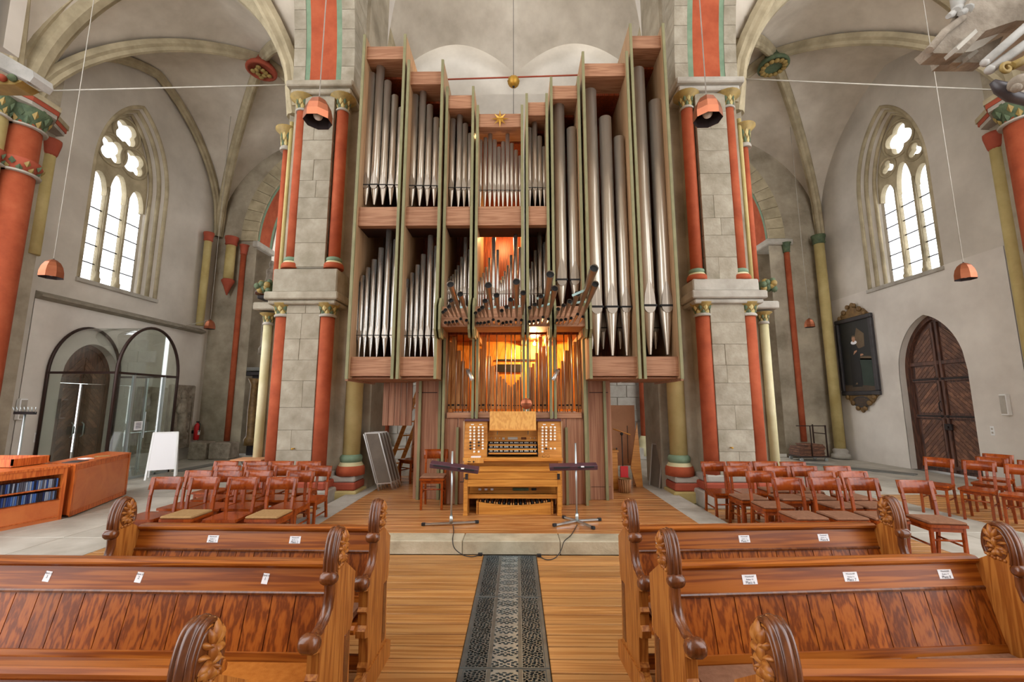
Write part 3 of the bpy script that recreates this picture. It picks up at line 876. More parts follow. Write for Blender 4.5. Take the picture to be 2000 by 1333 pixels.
xs = [-4.55 + 9.1 * i / n for i in range(n + 1)]
vm.add([(x + XC, YB - .1 - 4.8 * j / ny, zv(x, j / ny)) for x in xs for j in range(ny + 1)],
       [(i * (ny + 1) + j, (i + 1) * (ny + 1) + j, (i + 1) * (ny + 1) + j + 1, i * (ny + 1) + j + 1) for i in range(n) for j in range(ny)], True)
struct(vm.build('ceiling', 'plaster'), 'plastered vault behind the top of the organ')
for x in (-4.15, -4.45, 3.98, 4.5):
    e = struct(empty('wall_shaft', (x, YB - .35, 0)), 'pinkish red shaft on the far choir wall')
    MB().cyl((x, YB - .35, .6), (x, YB - .35, 6), .13, None, 14).build('shaft', 'red_paint', e)
    MB().lathe([(.24, 0), (.24, .25), (.18, .3), (.21, .45), (.14, .6)], (x, YB - .35, .1), 14).build('base', 'cream_paint', e)
m = MB(); m.box((-5.2, YB - .55, 0), (5.2, YB - .1, .35), .02); m.build('bench_course', 'stone_pale', wb)
# coursed blocks of the low choir wall
me = MB().box((-.29, -.02, -.185), (.29, .02, .185), .008).mesh('ashlar_block', 'stone_pale')
for sx in (-1, 1):
    for j in range(9):
        for i in range(5):
            inst(me, 'ashlar_block', (sx * (2.6 + i * .6 + (.3 if j % 2 else 0)), YB - .12, .55 + j * .38), wb)

# ---- unseen nave ceiling, added to block overhead light
m = MB(); m.box((-4.2, -2, 13.6), (4.2, 8.9, 13.8)); struct(m.build('ceiling', 'plaster'), 'high nave ceiling above the pews')

m = MB(); m.box((-4.2, -2.2, 0), (4.2, -2, 13.6)); struct(m.build('wall_rear', 'plaster'), 'nave wall behind the camera')  # unseen wall closing the nave, added to cut the frontal light

# ---- nave piers just outside the frame, carrying the pulpit canopy and the gallery cornice
for s, x0 in ((-1, 4.42), (1, 4.4)):
    m = MB(); m.box((s * x0, 2.3, 0), (s * (x0 + .8), 3.2, 13.6), .04); struct(m.build('nave_pier', 'ashlar'), '%s nave pier beside the pews' % ('left' if s < 0 else 'right'))

# ================================================================ the organ
YO = 6.60
org = thing('pipe_organ', (XC, 7.0, PZ), 'tall pipe organ in a stepped pinkish wood case with tin pipes', 'organ')
fx = [atY(p, 420, YO).x for p in (693, 785.5, 864, 926, 1025, 1075, 1140, 1239, 1316)]
zy = lambda py, Y=YO: atY(1010, py, Y).z
bays = []   # (x0, x1, beam top px, low end)
tops = [88, 138, 185, 222, 200, 168, 125, 72]
zlow = zy(740)
zbeamT, zbeamB = zy(403), zy(440)
TB = .034
zfloor = PZ + .002
for i in range(8):
    x0, x1 = fx[i] + .022, fx[i + 1] - .022
    zt = zy(tops[i]); pk = zy(tops[i] - 14)
    wing = i in (0, 1, 6, 7)
    yb = 7.95
    # two side boards of the bay, green front edges
    for k, x in enumerate((x0, x1 - TB)):
        zb = zlow
        outer = (i == 0 and k == 0) or (i == 7 and k == 1)
        yf = YO - (.10 if wing else .04)
        if not wing: zb = zy(655)
        m = MB(); m.box((x, yf + .012, zb), (x + TB, yb, pk)); m.build('side_board', 'fin_wood', org)
        m = MB(); m.box((x - .004, yf, zb - .01), (x + TB + .004, yf + .035, pk + .004)); m.build('green_edge', 'fin_green', org)
        if outer:
            m = MB(); xx = x - .05 if k == 0 else x + TB + .01
            m.box((xx, YO + .05, zlow), (xx + .04, yb, pk - .12)); m.build('side_board', 'fin_wood', org)
            m = MB(); m.box((xx, YO + .02, zlow), (xx + .04, YO + .05, pk - .12)); m.build('green_edge', 'fin_green', org)
    xa, xb = x0 + TB, x1 - TB
    # top cross beam
    m = MB(); m.box((xa, YO, zt - .24), (xb, YO + .10, zt), .004); m.box((xa, YO + .10, zt - .24), (xb, YO + .42, zt - .20)); m.build('cross_beam', 'organ_wood', org)
    m = MB(); m.box((xa, YO + .42, zt - .28), (xb, yb, zt - .24)); m.build('roof_panel', 'inner_red', org)
    # back of the bay
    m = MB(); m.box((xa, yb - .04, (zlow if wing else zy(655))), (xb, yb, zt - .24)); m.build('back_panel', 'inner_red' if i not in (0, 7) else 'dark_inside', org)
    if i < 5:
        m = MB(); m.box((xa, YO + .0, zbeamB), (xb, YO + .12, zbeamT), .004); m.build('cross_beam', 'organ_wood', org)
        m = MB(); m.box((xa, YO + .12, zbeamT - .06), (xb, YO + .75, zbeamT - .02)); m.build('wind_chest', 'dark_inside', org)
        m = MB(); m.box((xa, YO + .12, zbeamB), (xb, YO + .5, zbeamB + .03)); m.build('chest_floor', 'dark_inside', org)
    if wing:
        zt2, zb2 = zy(697), zy(735)
        m = MB(); m.box((xa, YO, zb2), (xb, YO + .12, zt2), .004); m.build('cross_beam', 'organ_wood', org)
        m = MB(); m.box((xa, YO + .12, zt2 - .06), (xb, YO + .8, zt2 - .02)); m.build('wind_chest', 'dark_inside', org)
        # planked underside
        nb = 4
        for q in range(nb):
            m = MB(); m.box((xa, YO + .1 + q * .31, zlow - .0), (xb, YO + .1 + q * .31 + .305, zlow + .03), .003); m.build('soffit_board', 'organ_wood', org)
# flank fascia under the wings
for x in (fx[0] - .03, fx[8] - .01):
    m = MB(); m.box((x, YO + .05, zlow - .03), (x + .04, 7.95, zlow + .28)); m.build('flank_board', 'organ_wood', org)

# shelf carrying the horizontal trumpets
zs0, zs1 = zy(640, 6.5), zy(598, 6.5)
shelf_px = [(868, 922), (931, 1021), (1029, 1070), (1080, 1137)]
for i, (a, b) in enumerate(shelf_px):
    xa, xb = fx[i + 2] + .05, fx[i + 3] - .05
    m = MB(); m.prism([(6.42, zs0), (6.42, zs0 + .06), (6.52, zs1), (6.95, zs1), (6.95, zs0)], lambda u, v, t: (t, u, v), xa, xb); m.build('trumpet_shelf', 'organ_wood', org)
for i in range(2, 7):
    for dx in (-.05, .016):
        m = MB(); m.prism([(6.36, zs0 - .05), (6.36, zs1 - .02), (6.46, zs1 + .12), (6.7, zs1 + .12), (6.7, zs0 - .16), (6.46, zs0 - .16)], lambda u, v, t: (t, u, v), fx[i] + dx, fx[i] + dx + .034)
        m.build('shelf_bracket', 'fin_green', org)

# lower middle part: panels, posts, openings with wooden pipes
YL = 7.03
lx = [atY(p, 860, YL).x for p in (866, 927, 1027.5, 1081, 1143)]
zrail = zy(806, YL); zop = zy(650, YL)
for i, x in enumerate(lx):
    for dx in ((-.05, .016) if 0 < i < 4 else ((-.017,))):
        m = MB(); m.box((x + dx, YL - .06, PZ if i in (0, 4) else zrail - .12), (x + dx + .034, 8.0 if i in (0, 4) else YL + .14, zs0)); m.build('side_board', 'fin_wood', org)
        m = MB(); m.box((x + dx - .003, YL - .09, PZ if i in (0, 4) else zrail - .12), (x + dx + .037, YL - .058, zs0)); m.build('green_edge', 'fin_green', org)
for i in range(4):
    xa, xb = lx[i] + .05, lx[i + 1] - .05
    m = MB(); m.box((xa, YL - .04, zrail - .09), (xb, YL + .2, zrail), .006); m.build('sill_rail', 'organ_wood', org)
panels = [lx[0] + .02, atY(893, 900, YL).x, lx[1] + .1, lx[2], lx[3] + .02, atY(1107, 900, YL).x, lx[4] - .02]
for a, b in zip(panels[:-1], panels[1:]):
    m = MB(); m.box((a + .003, YL, PZ), (b - .003, YL + .04, zrail - .09), .004); m.build('front_panel', 'organ_wood_v', org)
for px in (893, 1107):
    x = atY(px, 900, YL).x
    m = MB(); m.box((x - .02, YL - .04, PZ), (x + .02, YL, zy(835, YL))); m.build('green_edge', 'fin_green', org)
m = MB(); m.box((lx[0], 7.9, zrail), (lx[4], 7.95, zs0)); m.build('back_panel', 'inner_orange', org)  # orange lamp glow put partly into the board colour
m = MB(); m.box((lx[0] + .02, 7.08, zs0 - .02), (lx[4] - .02, 7.9, zs0 + .02)); m.build('roof_panel', 'inner_red', org)
m = MB(); m.box((lx[1] + .3, 7.86, zy(727, 7.86)), (lx[2] - .05, 7.89, zy(712, 7.86))); m.box((lx[1] + .3, 7.86, zy(705, 7.86)), (lx[2] + .2, 7.89, zy(702, 7.86))); m.box((lx[1] + .1, 7.86, zy(663, 7.86)), (lx[2] + .1, 7.89, zy(660, 7.86))); m.build('swell_slats', 'bore', org)
Z4 = lambda x, y: (840 + x / 4.165, 500 + y / 4.165)
wood = [(150, 700, 30), (185, 610, 34), (228, 770, 34), (262, 855, 30), (293, 915, 26),
        (400, 755, 26), (432, 610, 34), (478, 815, 34), (510, 895, 26), (543, 945, 28), (571, 980, 22), (597, 1000, 20), (620, 1030, 18), (641, 1050, 17), (660, 1065, 16), (679, 1045, 16), (697, 1030, 16), (716, 1010, 18), (737, 985, 18),
        (820, 905, 24), (843, 875, 24), (872, 790, 26), (903, 640, 30), (935, 735, 30), (955, 640, 16),
        (1055, 915, 26), (1085, 855, 26), (1118, 770, 30), (1152, 610, 36), (1195, 700, 30), (1222, 640, 20)]
for x, y, w_ in wood:
    Yp = 7.22; c = atY(*Z4(x, 1262), Yp); wd = w_ / 4.165 / F * 7.4 * .92; zt = atY(1010, 500 + y / 4.165, Yp).z
    m = MB(); m.k = 0; m.box((c.x - wd / 2, Yp, zrail + .05), (c.x + wd / 2, Yp + wd * 1.1, min(zt, zs0 - .03)), .003)
    m.k = 1; m.box((c.x - wd * .33, Yp - .004, zrail + .10), (c.x + wd * .33, Yp + .004, zrail + .10 + wd * .45))
    m.k = 0; m.lathe([(wd * .14, 0), (wd * .2, .06)], (c.x, Yp + wd * .5, zrail - .01), 8)
    m.build('wooden_pipe', ['pipe_wood', 'bore'], org)
for x in (140, 207, 262, 318, 392, 450, 476, 540, 612, 660, 690, 742, 815, 868, 915, 952, 1037, 1098, 1160, 1208):
    c = atY(*Z4(x, 1262), 7.09)
    MB().cyl((c.x, 7.09, zrail), (c.x, 7.09, zs0 - .02), .008, None, 6).build('stay_rod', 'tin_dark', org)

# side posts below the wings
for s, pa, pb_, g in ((-1, 808, 858, 846), (1, 1147, 1196, 1184)):
    a, b = atY(pa, 860, 7.36).x, atY(pb_, 860, 7.36).x
    cuts = [a, a + (b - a) * (.22 if s < 0 else .72), b]
    for q, (u, v) in enumerate(zip(cuts[:-1], cuts[1:])):
        m = MB(); m.box((u + .002, 7.36 + (.03 if (q == 0) == (s < 0) else 0), PZ), (v - .002, 7.95, zlow + .01), .004); m.build('post_board', 'organ_wood_v', org)
    for x in ((cuts[1], b) if s < 0 else (a, cuts[1])):
        m = MB(); m.box((x - .022, 7.31, PZ), (x + .022, 7.36, zlow)); m.build('green_edge', 'fin_green', org)
    m = MB(); m.box((a + .05, 7.352, zlow - .2), (b - .05, 7.36, zlow - .185)); m.box((a + .05, 7.352, PZ + .2), (b - .05, 7.36, PZ + .205)); m.build('panel_joint', 'dark_inside', org)
# hanging boards behind the left wing
a, b = atY(748, 790, 7.95).x, atY(806, 790, 7.95).x
n = 5
for q in range(n):
    m = MB(); m.box((a + (b - a) * q / n + .004, 7.93, zy(832, 7.95)), (a + (b - a) * (q + 1) / n - .004, 7.96, zlow + .02), .004); m.build('hanging_board', 'organ_wood_v', org)

# ---- metal pipes
def pipe(px, yfoot, ymouth, ytop, dia, Y=YO + .20, material='tin', xtop=None):
    k = 1 / F
    base = atY(px, yfoot, Y); zf = base.z; zm = atY(px, ymouth, Y).z; zt = atY(px, ytop, Y).z
    rr = dia / 2 * k * (Y * math.cos(TH) + ((zm + zt) / 2 - H) * math.sin(TH))
    x = base.x
    m = MB(); n = 16
    m.lathe([(rr * .22, zf), (rr * .98, zm - rr * .3), (rr, zm), (rr, zt), (rr * .9, zt), (rr * .88, zt - .06)], (x, Y, 0), n, caps=False)
    o = m.build('pipe', material, org)
    q = MB(); d = rr * .99
    q.k = 0
    q.prism([(-rr * .78, zm), (rr * .78, zm), (rr * .66, zm + rr * 1.4), (rr * .3, zm + rr * 2.9), (0, zm + rr * 3.7), (-rr * .3, zm + rr * 2.9), (-rr * .66, zm + rr * 1.4)], lambda u, v, t: (x + u, Y + t, v), -d, -d * .55)
    q.prism([(-rr * .78, zm - rr * .3)] + [(rr * .78 * math.cos(PI + PI * i / 8), zm - rr * .3 + rr * .9 * math.sin(PI + PI * i / 8)) for i in range(1, 8)] + [(rr * .78, zm - rr * .3)], lambda u, v, t: (x + u, Y + t, v), -d, -d * .5)
    q.k = 1
    q.box((x - rr * .98, Y - rr * 1.02, zm - rr * .3), (x + rr * .98, Y - rr * .3, zm))
    q.build('pipe_mouth', [material + '_lip', 'bore'], o)
MATS['tin_lip'] = mat('pipe_lip', C(176, 166, 154), C(196, 186, 174), 3, rough=.4, metal=.9)
MATS['tin_large_lip'] = mat('pipe_lip_large', C(150, 140, 128), C(172, 160, 146), 3, rough=.42, metal=.85)
Z7 = lambda x, y: (660 + x / 2.899, 40 + y / 2.899)
Z8 = lambda x, y: (660 + x / 2.899, 420 + y / 2.899)
def row7(lst, foot, mouth, dia, material='tin_large'):
    for (xf, yt, d) in lst: pipe(660 + xf / 2.899, 40 + foot / 2.899, 40 + mouth / 2.899, 40 + yt / 2.899, d / 2.899, material=material)
row7([(157, 305, 42), (205, 242, 48), (253, 350, 42), (298, 430, 38), (338, 500, 34)], 1045, 937, 0)
row7([(418, 428, 40), (462, 380, 40), (505, 485, 38), (544, 557, 34), (574, 612, 28)], 1052, 942, 0)
row7([(641, 563, 32), (681, 518, 34), (714, 590, 32), (744, 645, 28)], 1062, 952, 0)
row7([(804, 680, 22), (831, 668, 24), (859, 630, 26), (886, 680, 24), (910, 720, 22), (934, 690, 22), (960, 648, 24), (985, 700, 22), (1009, 738, 22), (1032, 770, 20)], 1074, 965, 0)
row7([(1086, 613, 28), (1116, 565, 32), (1145, 660, 28), (1170, 718, 22)], 1060, 952, 0)
for xf, yf, ym, yt, d in ((1268, 500, 370, 488, 66), (1343, 470, 370, 617, 58)):
    pipe(660 + xf / 2.899, 420 + yf / 2.899 + 8, 420 + ym / 2.899, 40 + yt / 2.899, d / 2.899, material='tin_large')
for xf, yf, ym, yt, d in ((1467, 795, 522, 405, 76), (1556, 797, 522, 557, 72), (1637, 797, 522, 667, 62)):
    pipe(660 + xf / 2.899, 420 + yf / 2.899, 420 + ym / 2.899, 40 + yt / 2.899, d / 2.899, material='tin_large')
for xf, yf, ym, yt, d in ((1768, 792, 515, 285, 78), (1867, 792, 515, 465, 74)):
    pipe(660 + xf / 2.899, 420 + yf / 2.899, 420 + ym / 2.899, 40 + yt / 2.899, d / 2.899, material='tin_large')
for xf, yt, d in ((1440, 560, 44), (1502, 560, 44), (1600, 560, 40), (1800, 560, 44), (1720, 560, 44)):      # smaller pipes standing behind
    pipe(660 + xf / 2.899, 420 + 760 / 2.899, 420 + 640 / 2.899, 420 + yt / 2.899, d / 2.899, Y=YO + .5, material='tin_large')
def row8(lst, foot, mouth, Y=YO + .2):
    for (xf, yt, d) in lst: pipe(660 + xf / 2.899, 420 + foot / 2.899, 420 + mouth / 2.899, 420 + yt / 2.899, d / 2.899, Y=Y)
row8([(92, 375, 24), (118, 345, 26), (148, 300, 26), (182, 255, 30), (219, 190, 32), (262, 80, 36), (303, 143, 30)], 806, 682)
row8([(375, 365, 25), (405, 330, 26), (436, 285, 27), (468, 225, 29), (507, 120, 34), (543, 180, 28)], 806, 684)
row8([(612, 378, 11), (623, 362, 11), (635, 350, 12), (648, 338, 13), (661, 312, 14), (676, 287, 15), (695, 240, 18), (716, 130, 23), (740, 197, 18)], 600, 447, YO + .3)
row8([(794, 378, 11), (806, 355, 12), (820, 330, 13), (836, 297, 14), (855, 245, 16), (879, 130, 23), (903, 200, 18), (919, 370, 11), (931, 350, 12), (944, 320, 13), (960, 287, 14), (980, 230, 18), (1006, 112, 24), (1032, 185, 18)], 600, 447, YO + .3)
row8([(1086, 305, 14), (1102, 267, 15), (1121, 203, 19), (1147, 82, 26), (1174, 158, 20)], 600, 447, YO + .3)

# ---- horizontal trumpets
def trumpet(zx, zyy, dia, z0, slope, Yb=6.52):
    px, py = Z4(zx, zyy); r = ray(px, py)
    t = (z0 + slope * Yb - H) / (r[2] + slope * r[1])
    bell = Vector((r[0] * t, r[1] * t, H + r[2] * t))
    if bell.y > Yb - .12: bell = Vector((bell.x * (Yb - .14) / bell.y, Yb - .14, z0 + .03))
    base = Vector((bell.x * .985, Yb, z0))
    d = (bell - base); L = d.length; d.normalize()
    rb = dia / 2 / 4.165 / F * bell.y * 1.15
    m = MB(); m.k = 0
    back = base + d * min(.1, L * .3)
    m.tube([base - d * .08, back, bell], [rb * .3, rb * .32, rb], 14, False)
    m.tube([bell, bell - d * .004, bell - d * .15], [rb, rb * .93, rb * .75], 14, False)
    m.k = 1
    m.tube([bell - d * .03, bell - d * .034], [rb * .9, .0005], 14, False)
    o = m.build('trumpet_pipe', ['tin_dark', 'bore'], org)
    return bell
B = [(165, 230, 54), (245, 310, 46), (168, 362, 38), (153, 412, 34), (125, 440, 30), (105, 457, 28),
     (472, 237, 54), (540, 320, 44), (447, 366, 38), (424, 420, 34), (398, 442, 30), (370, 465, 28),
     (702, 208, 56), (758, 300, 44), (655, 355, 38), (621, 415, 34), (583, 445, 30),
     (977, 148, 62), (1015, 263, 50), (902, 327, 40), (851, 395, 34), (811, 422, 30),
     (1335, 98, 66), (1345, 228, 54), (1199, 306, 44), (1136, 370, 38), (1086, 402, 32), (1043, 433, 30)]
for b in B: trumpet(*b, 2.98, .2)
for x, y in [(125, 543), (153, 541), (184, 537), (216, 532), (249, 513), (296, 525), (384, 548), (411, 548), (441, 545), (475, 538), (513, 520), (556, 532), (592, 548), (622, 541), (657, 538), (698, 520), (744, 523), (809, 537), (843, 533), (881, 526), (920, 499), (963, 515), (1033, 525), (1067, 522), (1103, 516), (1147, 507), (1202, 474), (1244, 496)]:
    trumpet(x, y, 24, 2.86, .1, 6.46)
for (xa, ya), (xb, yb_), Y in (((185, 372), (232, 350), 6.0), ((230, 425), (295, 410), 6.25), ((470, 365), (525, 345), 5.9), ((475, 432), (540, 415), 6.2), ((680, 360), (735, 328), 5.9), ((640, 428), (735, 410), 6.2), ((870, 350), (990, 295), 5.8), ((870, 420), (975, 392), 6.1), ((1155, 325), (1310, 258), 5.6), ((1115, 395), (1260, 372), 6.0)):
    a, b = atY(*Z4(xa, ya), Y), atY(*Z4(xb, yb_), Y)
    MB().beam(a, b, .02, .03).build('trumpet_stay', 'steel_blue', org)

# ---- gilded star on the middle beam
c = atY(976.5, 232, YO - .03)
st = thing('gilded_star', c, 'eight-pointed gilded star on the middle top beam of the organ', 'star')
m = MB()
for k in range(8):
    t = k * PI / 4; L = .16 if k % 2 == 0 else .135
    d = Vector((math.cos(t), 0, math.sin(t))); e = Vector((-math.sin(t), 0, math.cos(t)))
    tip = c + d * L; a = c + d * .035 + e * .022; b = c + d * .035 - e * .022; f = c + Vector((0, -.03, 0)); g = c + Vector((0, .015, 0))
    m.add([tip, a, f, b, g], [(0, 1, 2), (0, 2, 3), (0, 4, 1), (0, 3, 4)])
m.build('rays', 'gold', st)
MB().ball(c + Vector((0, -.02, 0)), .02, 10, 6).build('hub', 'gold', st)
# ---- little spot lamps on the green posts
for px, py, s, nm in ((918, 733, 1, 'left'), (1085, 733, -1, 'right')):
    c = atY(px, py, 6.85)
    sp = thing('spot_lamp', c, 'small silver spot lamp clipped to the organ post %s of the round mirror' % nm, 'lamp', 'spot lamps over the console')
    d = Vector((s * .5, -.25, -1)).normalized()
    MB().tube([c - d * .09, c + d * .08, c + d * .085], [.032, .034, .03], 14).build('lamp_body', 'alu', sp)
    MB().cyl(c + d * .086, c + d * .09, .028, None, 12).build('lens', 'bulb_off', sp)
    MB().tube([c, c + Vector((-s * .05, .06, .02)), c + Vector((-s * .06, .2, .02))], .007, 6).build('bracket', 'alu', sp)
# ---- warm work lamps burning inside the case
def inner_lamp(loc, e, label, r=.04, col=(1, .62, .25)):
    t = thing('work_lamp', loc, label, 'lamp')
    MB().ball(loc, r, 12, 8).build('bulb', 'lamp_glow', t)
    MB().cyl(Vector(loc) + Vector((0, 0, r * .8)), Vector(loc) + Vector((0, 0, r * .8 + .07)), .018, None, 10).build('socket', 'black', t)
    l = bpy.data.lights.new('bulb_light', 'POINT'); l.energy = e; l.color = col; l.shadow_soft_size = r * 1.3
    lo = bpy.data.objects.new('bulb_light', l); COL.objects.link(lo); lo.location = Vector(loc) + Vector((0, -.1, -.05)) - WL[t.name]; lo.parent = t
inner_lamp(atY(943, 268, 7.3), 45, 'glowing bulb behind the upper middle pipes of the organ', .05)
inner_lamp(atY(1044, 672, 7.55), 80, 'glowing bulb among the wooden pipes of the organ', .03)
inner_lamp(atY(858, 178, 7.5), 8, 'bulb hidden in the top of the second organ tower from the left', .025)
inner_lamp(atY(980, 460, 7.6), 30, 'bulb behind the middle row of organ pipes', .025)

# ================================================================ pews
END = [(.05, 0), (.05, .10), (-.02, .14), (-.04, .50), (-.01, .55), (-.015, .60), (0, .64), (-.005, .70), (0, .79), (-.155, .895), (-.14, .95), (-.15, 1.01), (-.175, 1.05), (-.205, 1.065), (-.24, 1.05), (-.265, 1.0), (-.275, .94),
       (-.275, .88), (-.262, .84), (-.26, .78), (-.275, .72), (-.31, .68), (-.37, .655), (-.42, .655), (-.46, .65), (-.46, .61), (-.40, .59), (-.40, .50), (-.415, .48), (-.40, .46), (-.40, .40), (-.43, .38), (-.425, .34), (-.37, .32), (-.36, .18), (-.38, .16), (-.37, .13), (-.44, .10), (-.45, 0)]
RIM = [(-.15, .905), (-.14, .95), (-.15, 1.01), (-.175, 1.05), (-.205, 1.065), (-.24, 1.05), (-.265, 1.0), (-.275, .94), (-.275, .88), (-.27, .86)]
ARM = [(-.262, .84), (-.26, .78), (-.275, .72), (-.31, .68), (-.37, .655), (-.42, .655)]
TK = .055
fY = lambda x0, sg: (lambda u, v, t: (x0 + t, u, v))
def smooth_path(p, n=4):
    out = []
    for i in range(len(p) - 1):
        a, b, c, d = p[max(0, i - 1)], p[i], p[i + 1], p[min(len(p) - 1, i + 2)]
        for k in range(n):
            t = k / n
            out.append(tuple(.5 * ((2 * b[j]) + (c[j] - a[j]) * t + (2 * a[j] - 5 * b[j] + 4 * c[j] - d[j]) * t * t + (3 * b[j] - a[j] - 3 * c[j] + d[j]) * t ** 3) for j in range(2)))
    out.append(p[-1]); return out
def make_pew(loc, s, rz, L, label, far_end, stickers, cushion):
    """s: +1 runs to the right of the aisle, -1 to the left; origin at the aisle end"""
    p = thing('church_pew', loc, label, 'pew', None, rz)
    ends = [0.0] + ([L] if far_end else [])
    for x0 in ends:
        xa, xb = (s * x0, s * (x0 + TK))
        lo, hi = min(xa, xb), max(xa, xb); xm = (lo + hi) / 2
        m = MB(); m.prism(END, fY(0, 1), lo, hi)
        e = m.build('pew_end', 'pew_oak', p, True)
        rim = smooth_path(RIM); m = MB()
        m.tube([(lo + .006, y, z) for y, z in rim], .012, 8); m.tube([(hi - .006, y, z) for y, z in rim], .012, 8); m.tube([(xm, y, z) for y, z in rim], .017, 8, sx=1.1)
        m.tube([(xm + s * .026, (y + .207) * .78 - .207, (z - .95) * .8 + .95) for y, z in rim], .007, 6); m.tube([(xm - s * .026, (y + .207) * .78 - .207, (z - .95) * .8 + .95) for y, z in rim], .007, 6)
        m.build('head_moulding', 'pew_dark', e, True)
        arm = smooth_path(ARM); m = MB()
        m.tube([(xm, y, z - .004) for y, z in arm], .030, 8, sx=.9); m.build('arm_rail', 'pew_dark', e, True)
        for (ky, kz, kr, kl) in ((-.278, .858, .033, .042), (-.445, .648, .042, .046)):
            m = MB(); rt = Matrix.Rotation(PI / 2, 3, 'Y')
            m.lathe([(kr * .45, -kl), (kr * .8, -kl * .8), (kr, -kl * .45), (kr, kl * .45), (kr * .8, kl * .8), (kr * .45, kl)], (xm, ky, kz), 12, rot=rt); m.build('knob', 'pew_dark', e, True)
        # carved leaves in the head, on both faces
        random.seed(int(x0 * 10) + 3)
        for fs in (-1, 1):
            xf = xm + fs * (TK / 2)
            m = MB(); m.prism([(-.207 + .048 * math.cos(2 * PI * i / 20), .965 + .075 * math.sin(2 * PI * i / 20)) for i in range(20)], lambda u, v, t: (t, u, v), min(xf, xf + fs * .003), max(xf, xf + fs * .003)); m.build('sunk_field', 'pew_dark', e, True)  # dark proud plate, puts recess shade behind the leaves
            m = MB()
            for (cy, cz, a, w_, l_) in ((-.245, 1.045, 1.35, .030, .085), (-.275, 1.035, 1.9, .026, .07), (-.215, 1.025, .9, .024, .07), (-.305, 1.015, 2.5, .022, .06), (-.215, .985, .35, .022, .06), (-.33, .985, 2.9, .020, .05), (-.265, .985, 1.6, .030, .075), (-.315, .95, 3.5, .026, .06), (-.235, .955, .6, .022, .05), (-.335, .935, 4.0, .020, .04), (-.29, .925, 4.2, .026, .055), (-.255, .915, 4.9, .024, .05), (-.222, .925, 5.6, .018, .04), (-.20, .945, 6.0, .016, .035)):
                d = Vector((0, math.cos(a), math.sin(a))); e2 = Vector((0, -math.sin(a), math.cos(a))); cy = -.205 + (cy + .275) * .52; cz = .958 + (cz - .96) * .82; w_ *= .66; l_ *= .72; c = Vector((xf, cy, cz)); n_ = Vector((fs, 0, 0))
                vs = [c - d * l_ * .6 + n_ * .002]; ring = 7
                for j in range(ring):
                    t = -1 + 2 * j / (ring - 1)
                    vs += [c + d * l_ * t * .6 + e2 * w_ * (1 - t * t) ** .5 * .62 + n_ * .004, c + d * l_ * t * .6 + n_ * (.02 * (1 - t * t) + .006), c + d * l_ * t * .6 - e2 * w_ * (1 - t * t) ** .5 * .62 + n_ * .004]
                fcs = []
                for j in range(ring - 1):
                    o = 1 + j * 3
                    fcs += [(o, o + 1, o + 4, o + 3), (o + 1, o + 2, o + 5, o + 4)]
                m.add(vs, fcs, True)
            for k in range(7):
                m.ball((xf, -.15 - .014 * k + .004 * (k % 2), .905 - .004 * k * (1 if k < 4 else .6)), .010, 6, 4)
            m.build('leaf_carving', 'pew_oak', e, True)
            m = MB(); m.box((xf - .003, -.11, .16), (xf + .003, -.05, .52), .003); m.build('edge_panel', 'pew_dark', e, True) if x0 == 0 and fs == -s else None
            if fs == -s and x0 == 0:
                m = MB(); m.prism([(-.43, 0), (.05, 0), (.05, .1), (-.01, .135), (-.38, .135), (-.43, .1)], lambda u, v, t: (t, u, v), xf - .012, xf + .012); m.build('foot_board', 'pew_oak', e, True)
    xi, xo = TK, L
    lo, hi = min(s * xi, s * xo), max(s * xi, s * xo)
    # back: leaning frame. t=0 bottom, 1 top
    yb = lambda z: -.18 + (z - .40) * .26
    def leaning(z0, z1, th, front=0.0):
        return [(yb(z0) - th / 2 - front, z0), (yb(z0) + th / 2, z0), (yb(z1) + th / 2, z1), (yb(z1) - th / 2 - front, z1)]
    bk = MB(); bk.prism(leaning(.72, .845, .04), fY(0, 1), lo, hi); bk = bk.build('back_rail', 'pew_wood', p, True)
    m = MB(); y = yb(.86); m.prism([(y - .035, .835), (y + .035, .835), (y + .04, .85), (y + .03, .868), (y - .03, .872), (y - .05, .862), (y - .05, .85)], fY(0, 1), lo, hi); m.build('top_moulding', 'pew_wood', p, True)
    m = MB(); m.prism([(yb(.722) - .026, .712), (yb(.722) - .026, .722), (yb(.722) - .016, .73), (yb(.722), .73), (yb(.722), .712)], fY(0, 1), lo, hi); m.build('panel_moulding', 'pew_dark', p, True)
    m = MB(); m.prism(leaning(.395, .47, .045), fY(0, 1), lo, hi); m.build('lower_rail', 'pew_wood', p, True)
    st = .085
    for a in ((0, st), (L - TK - st, L - TK)):
        m = MB(); xs_ = sorted((s * (TK + a[0]), s * (TK + a[1]))); m.prism(leaning(.47, .72, .04), fY(0, 1), xs_[0], xs_[1]); m.build('stile', 'pew_plank', p, True)
    W = L - TK - 2 * st; n = max(1, round(W / .128)); w_ = W / n
    me = MB(); me.prism([(yb(.47) - .012, .47), (yb(.47) + .01, .47), (yb(.72) + .01, .72), (yb(.72) - .012, .72)], fY(0, 1), -w_ / 2 + .0025, w_ / 2 - .0025); me = me.mesh('back_plank', 'pew_plank')
    for i in range(n):
        o = bpy.data.objects.new('back_plank', me); COL.objects.link(o); o.parent = p; o.location = (s * (TK + st + w_ * (i + .5)), 0, 0)
    m = MB(); m.prism([(yb(.4) + .01, .36), (yb(.4) + .01, .40), (-.44, .415), (-.46, .40), (-.46, .375), (-.44, .365)], fY(0, 1), lo, hi); m.build('seat', 'pew_wood', p, True)
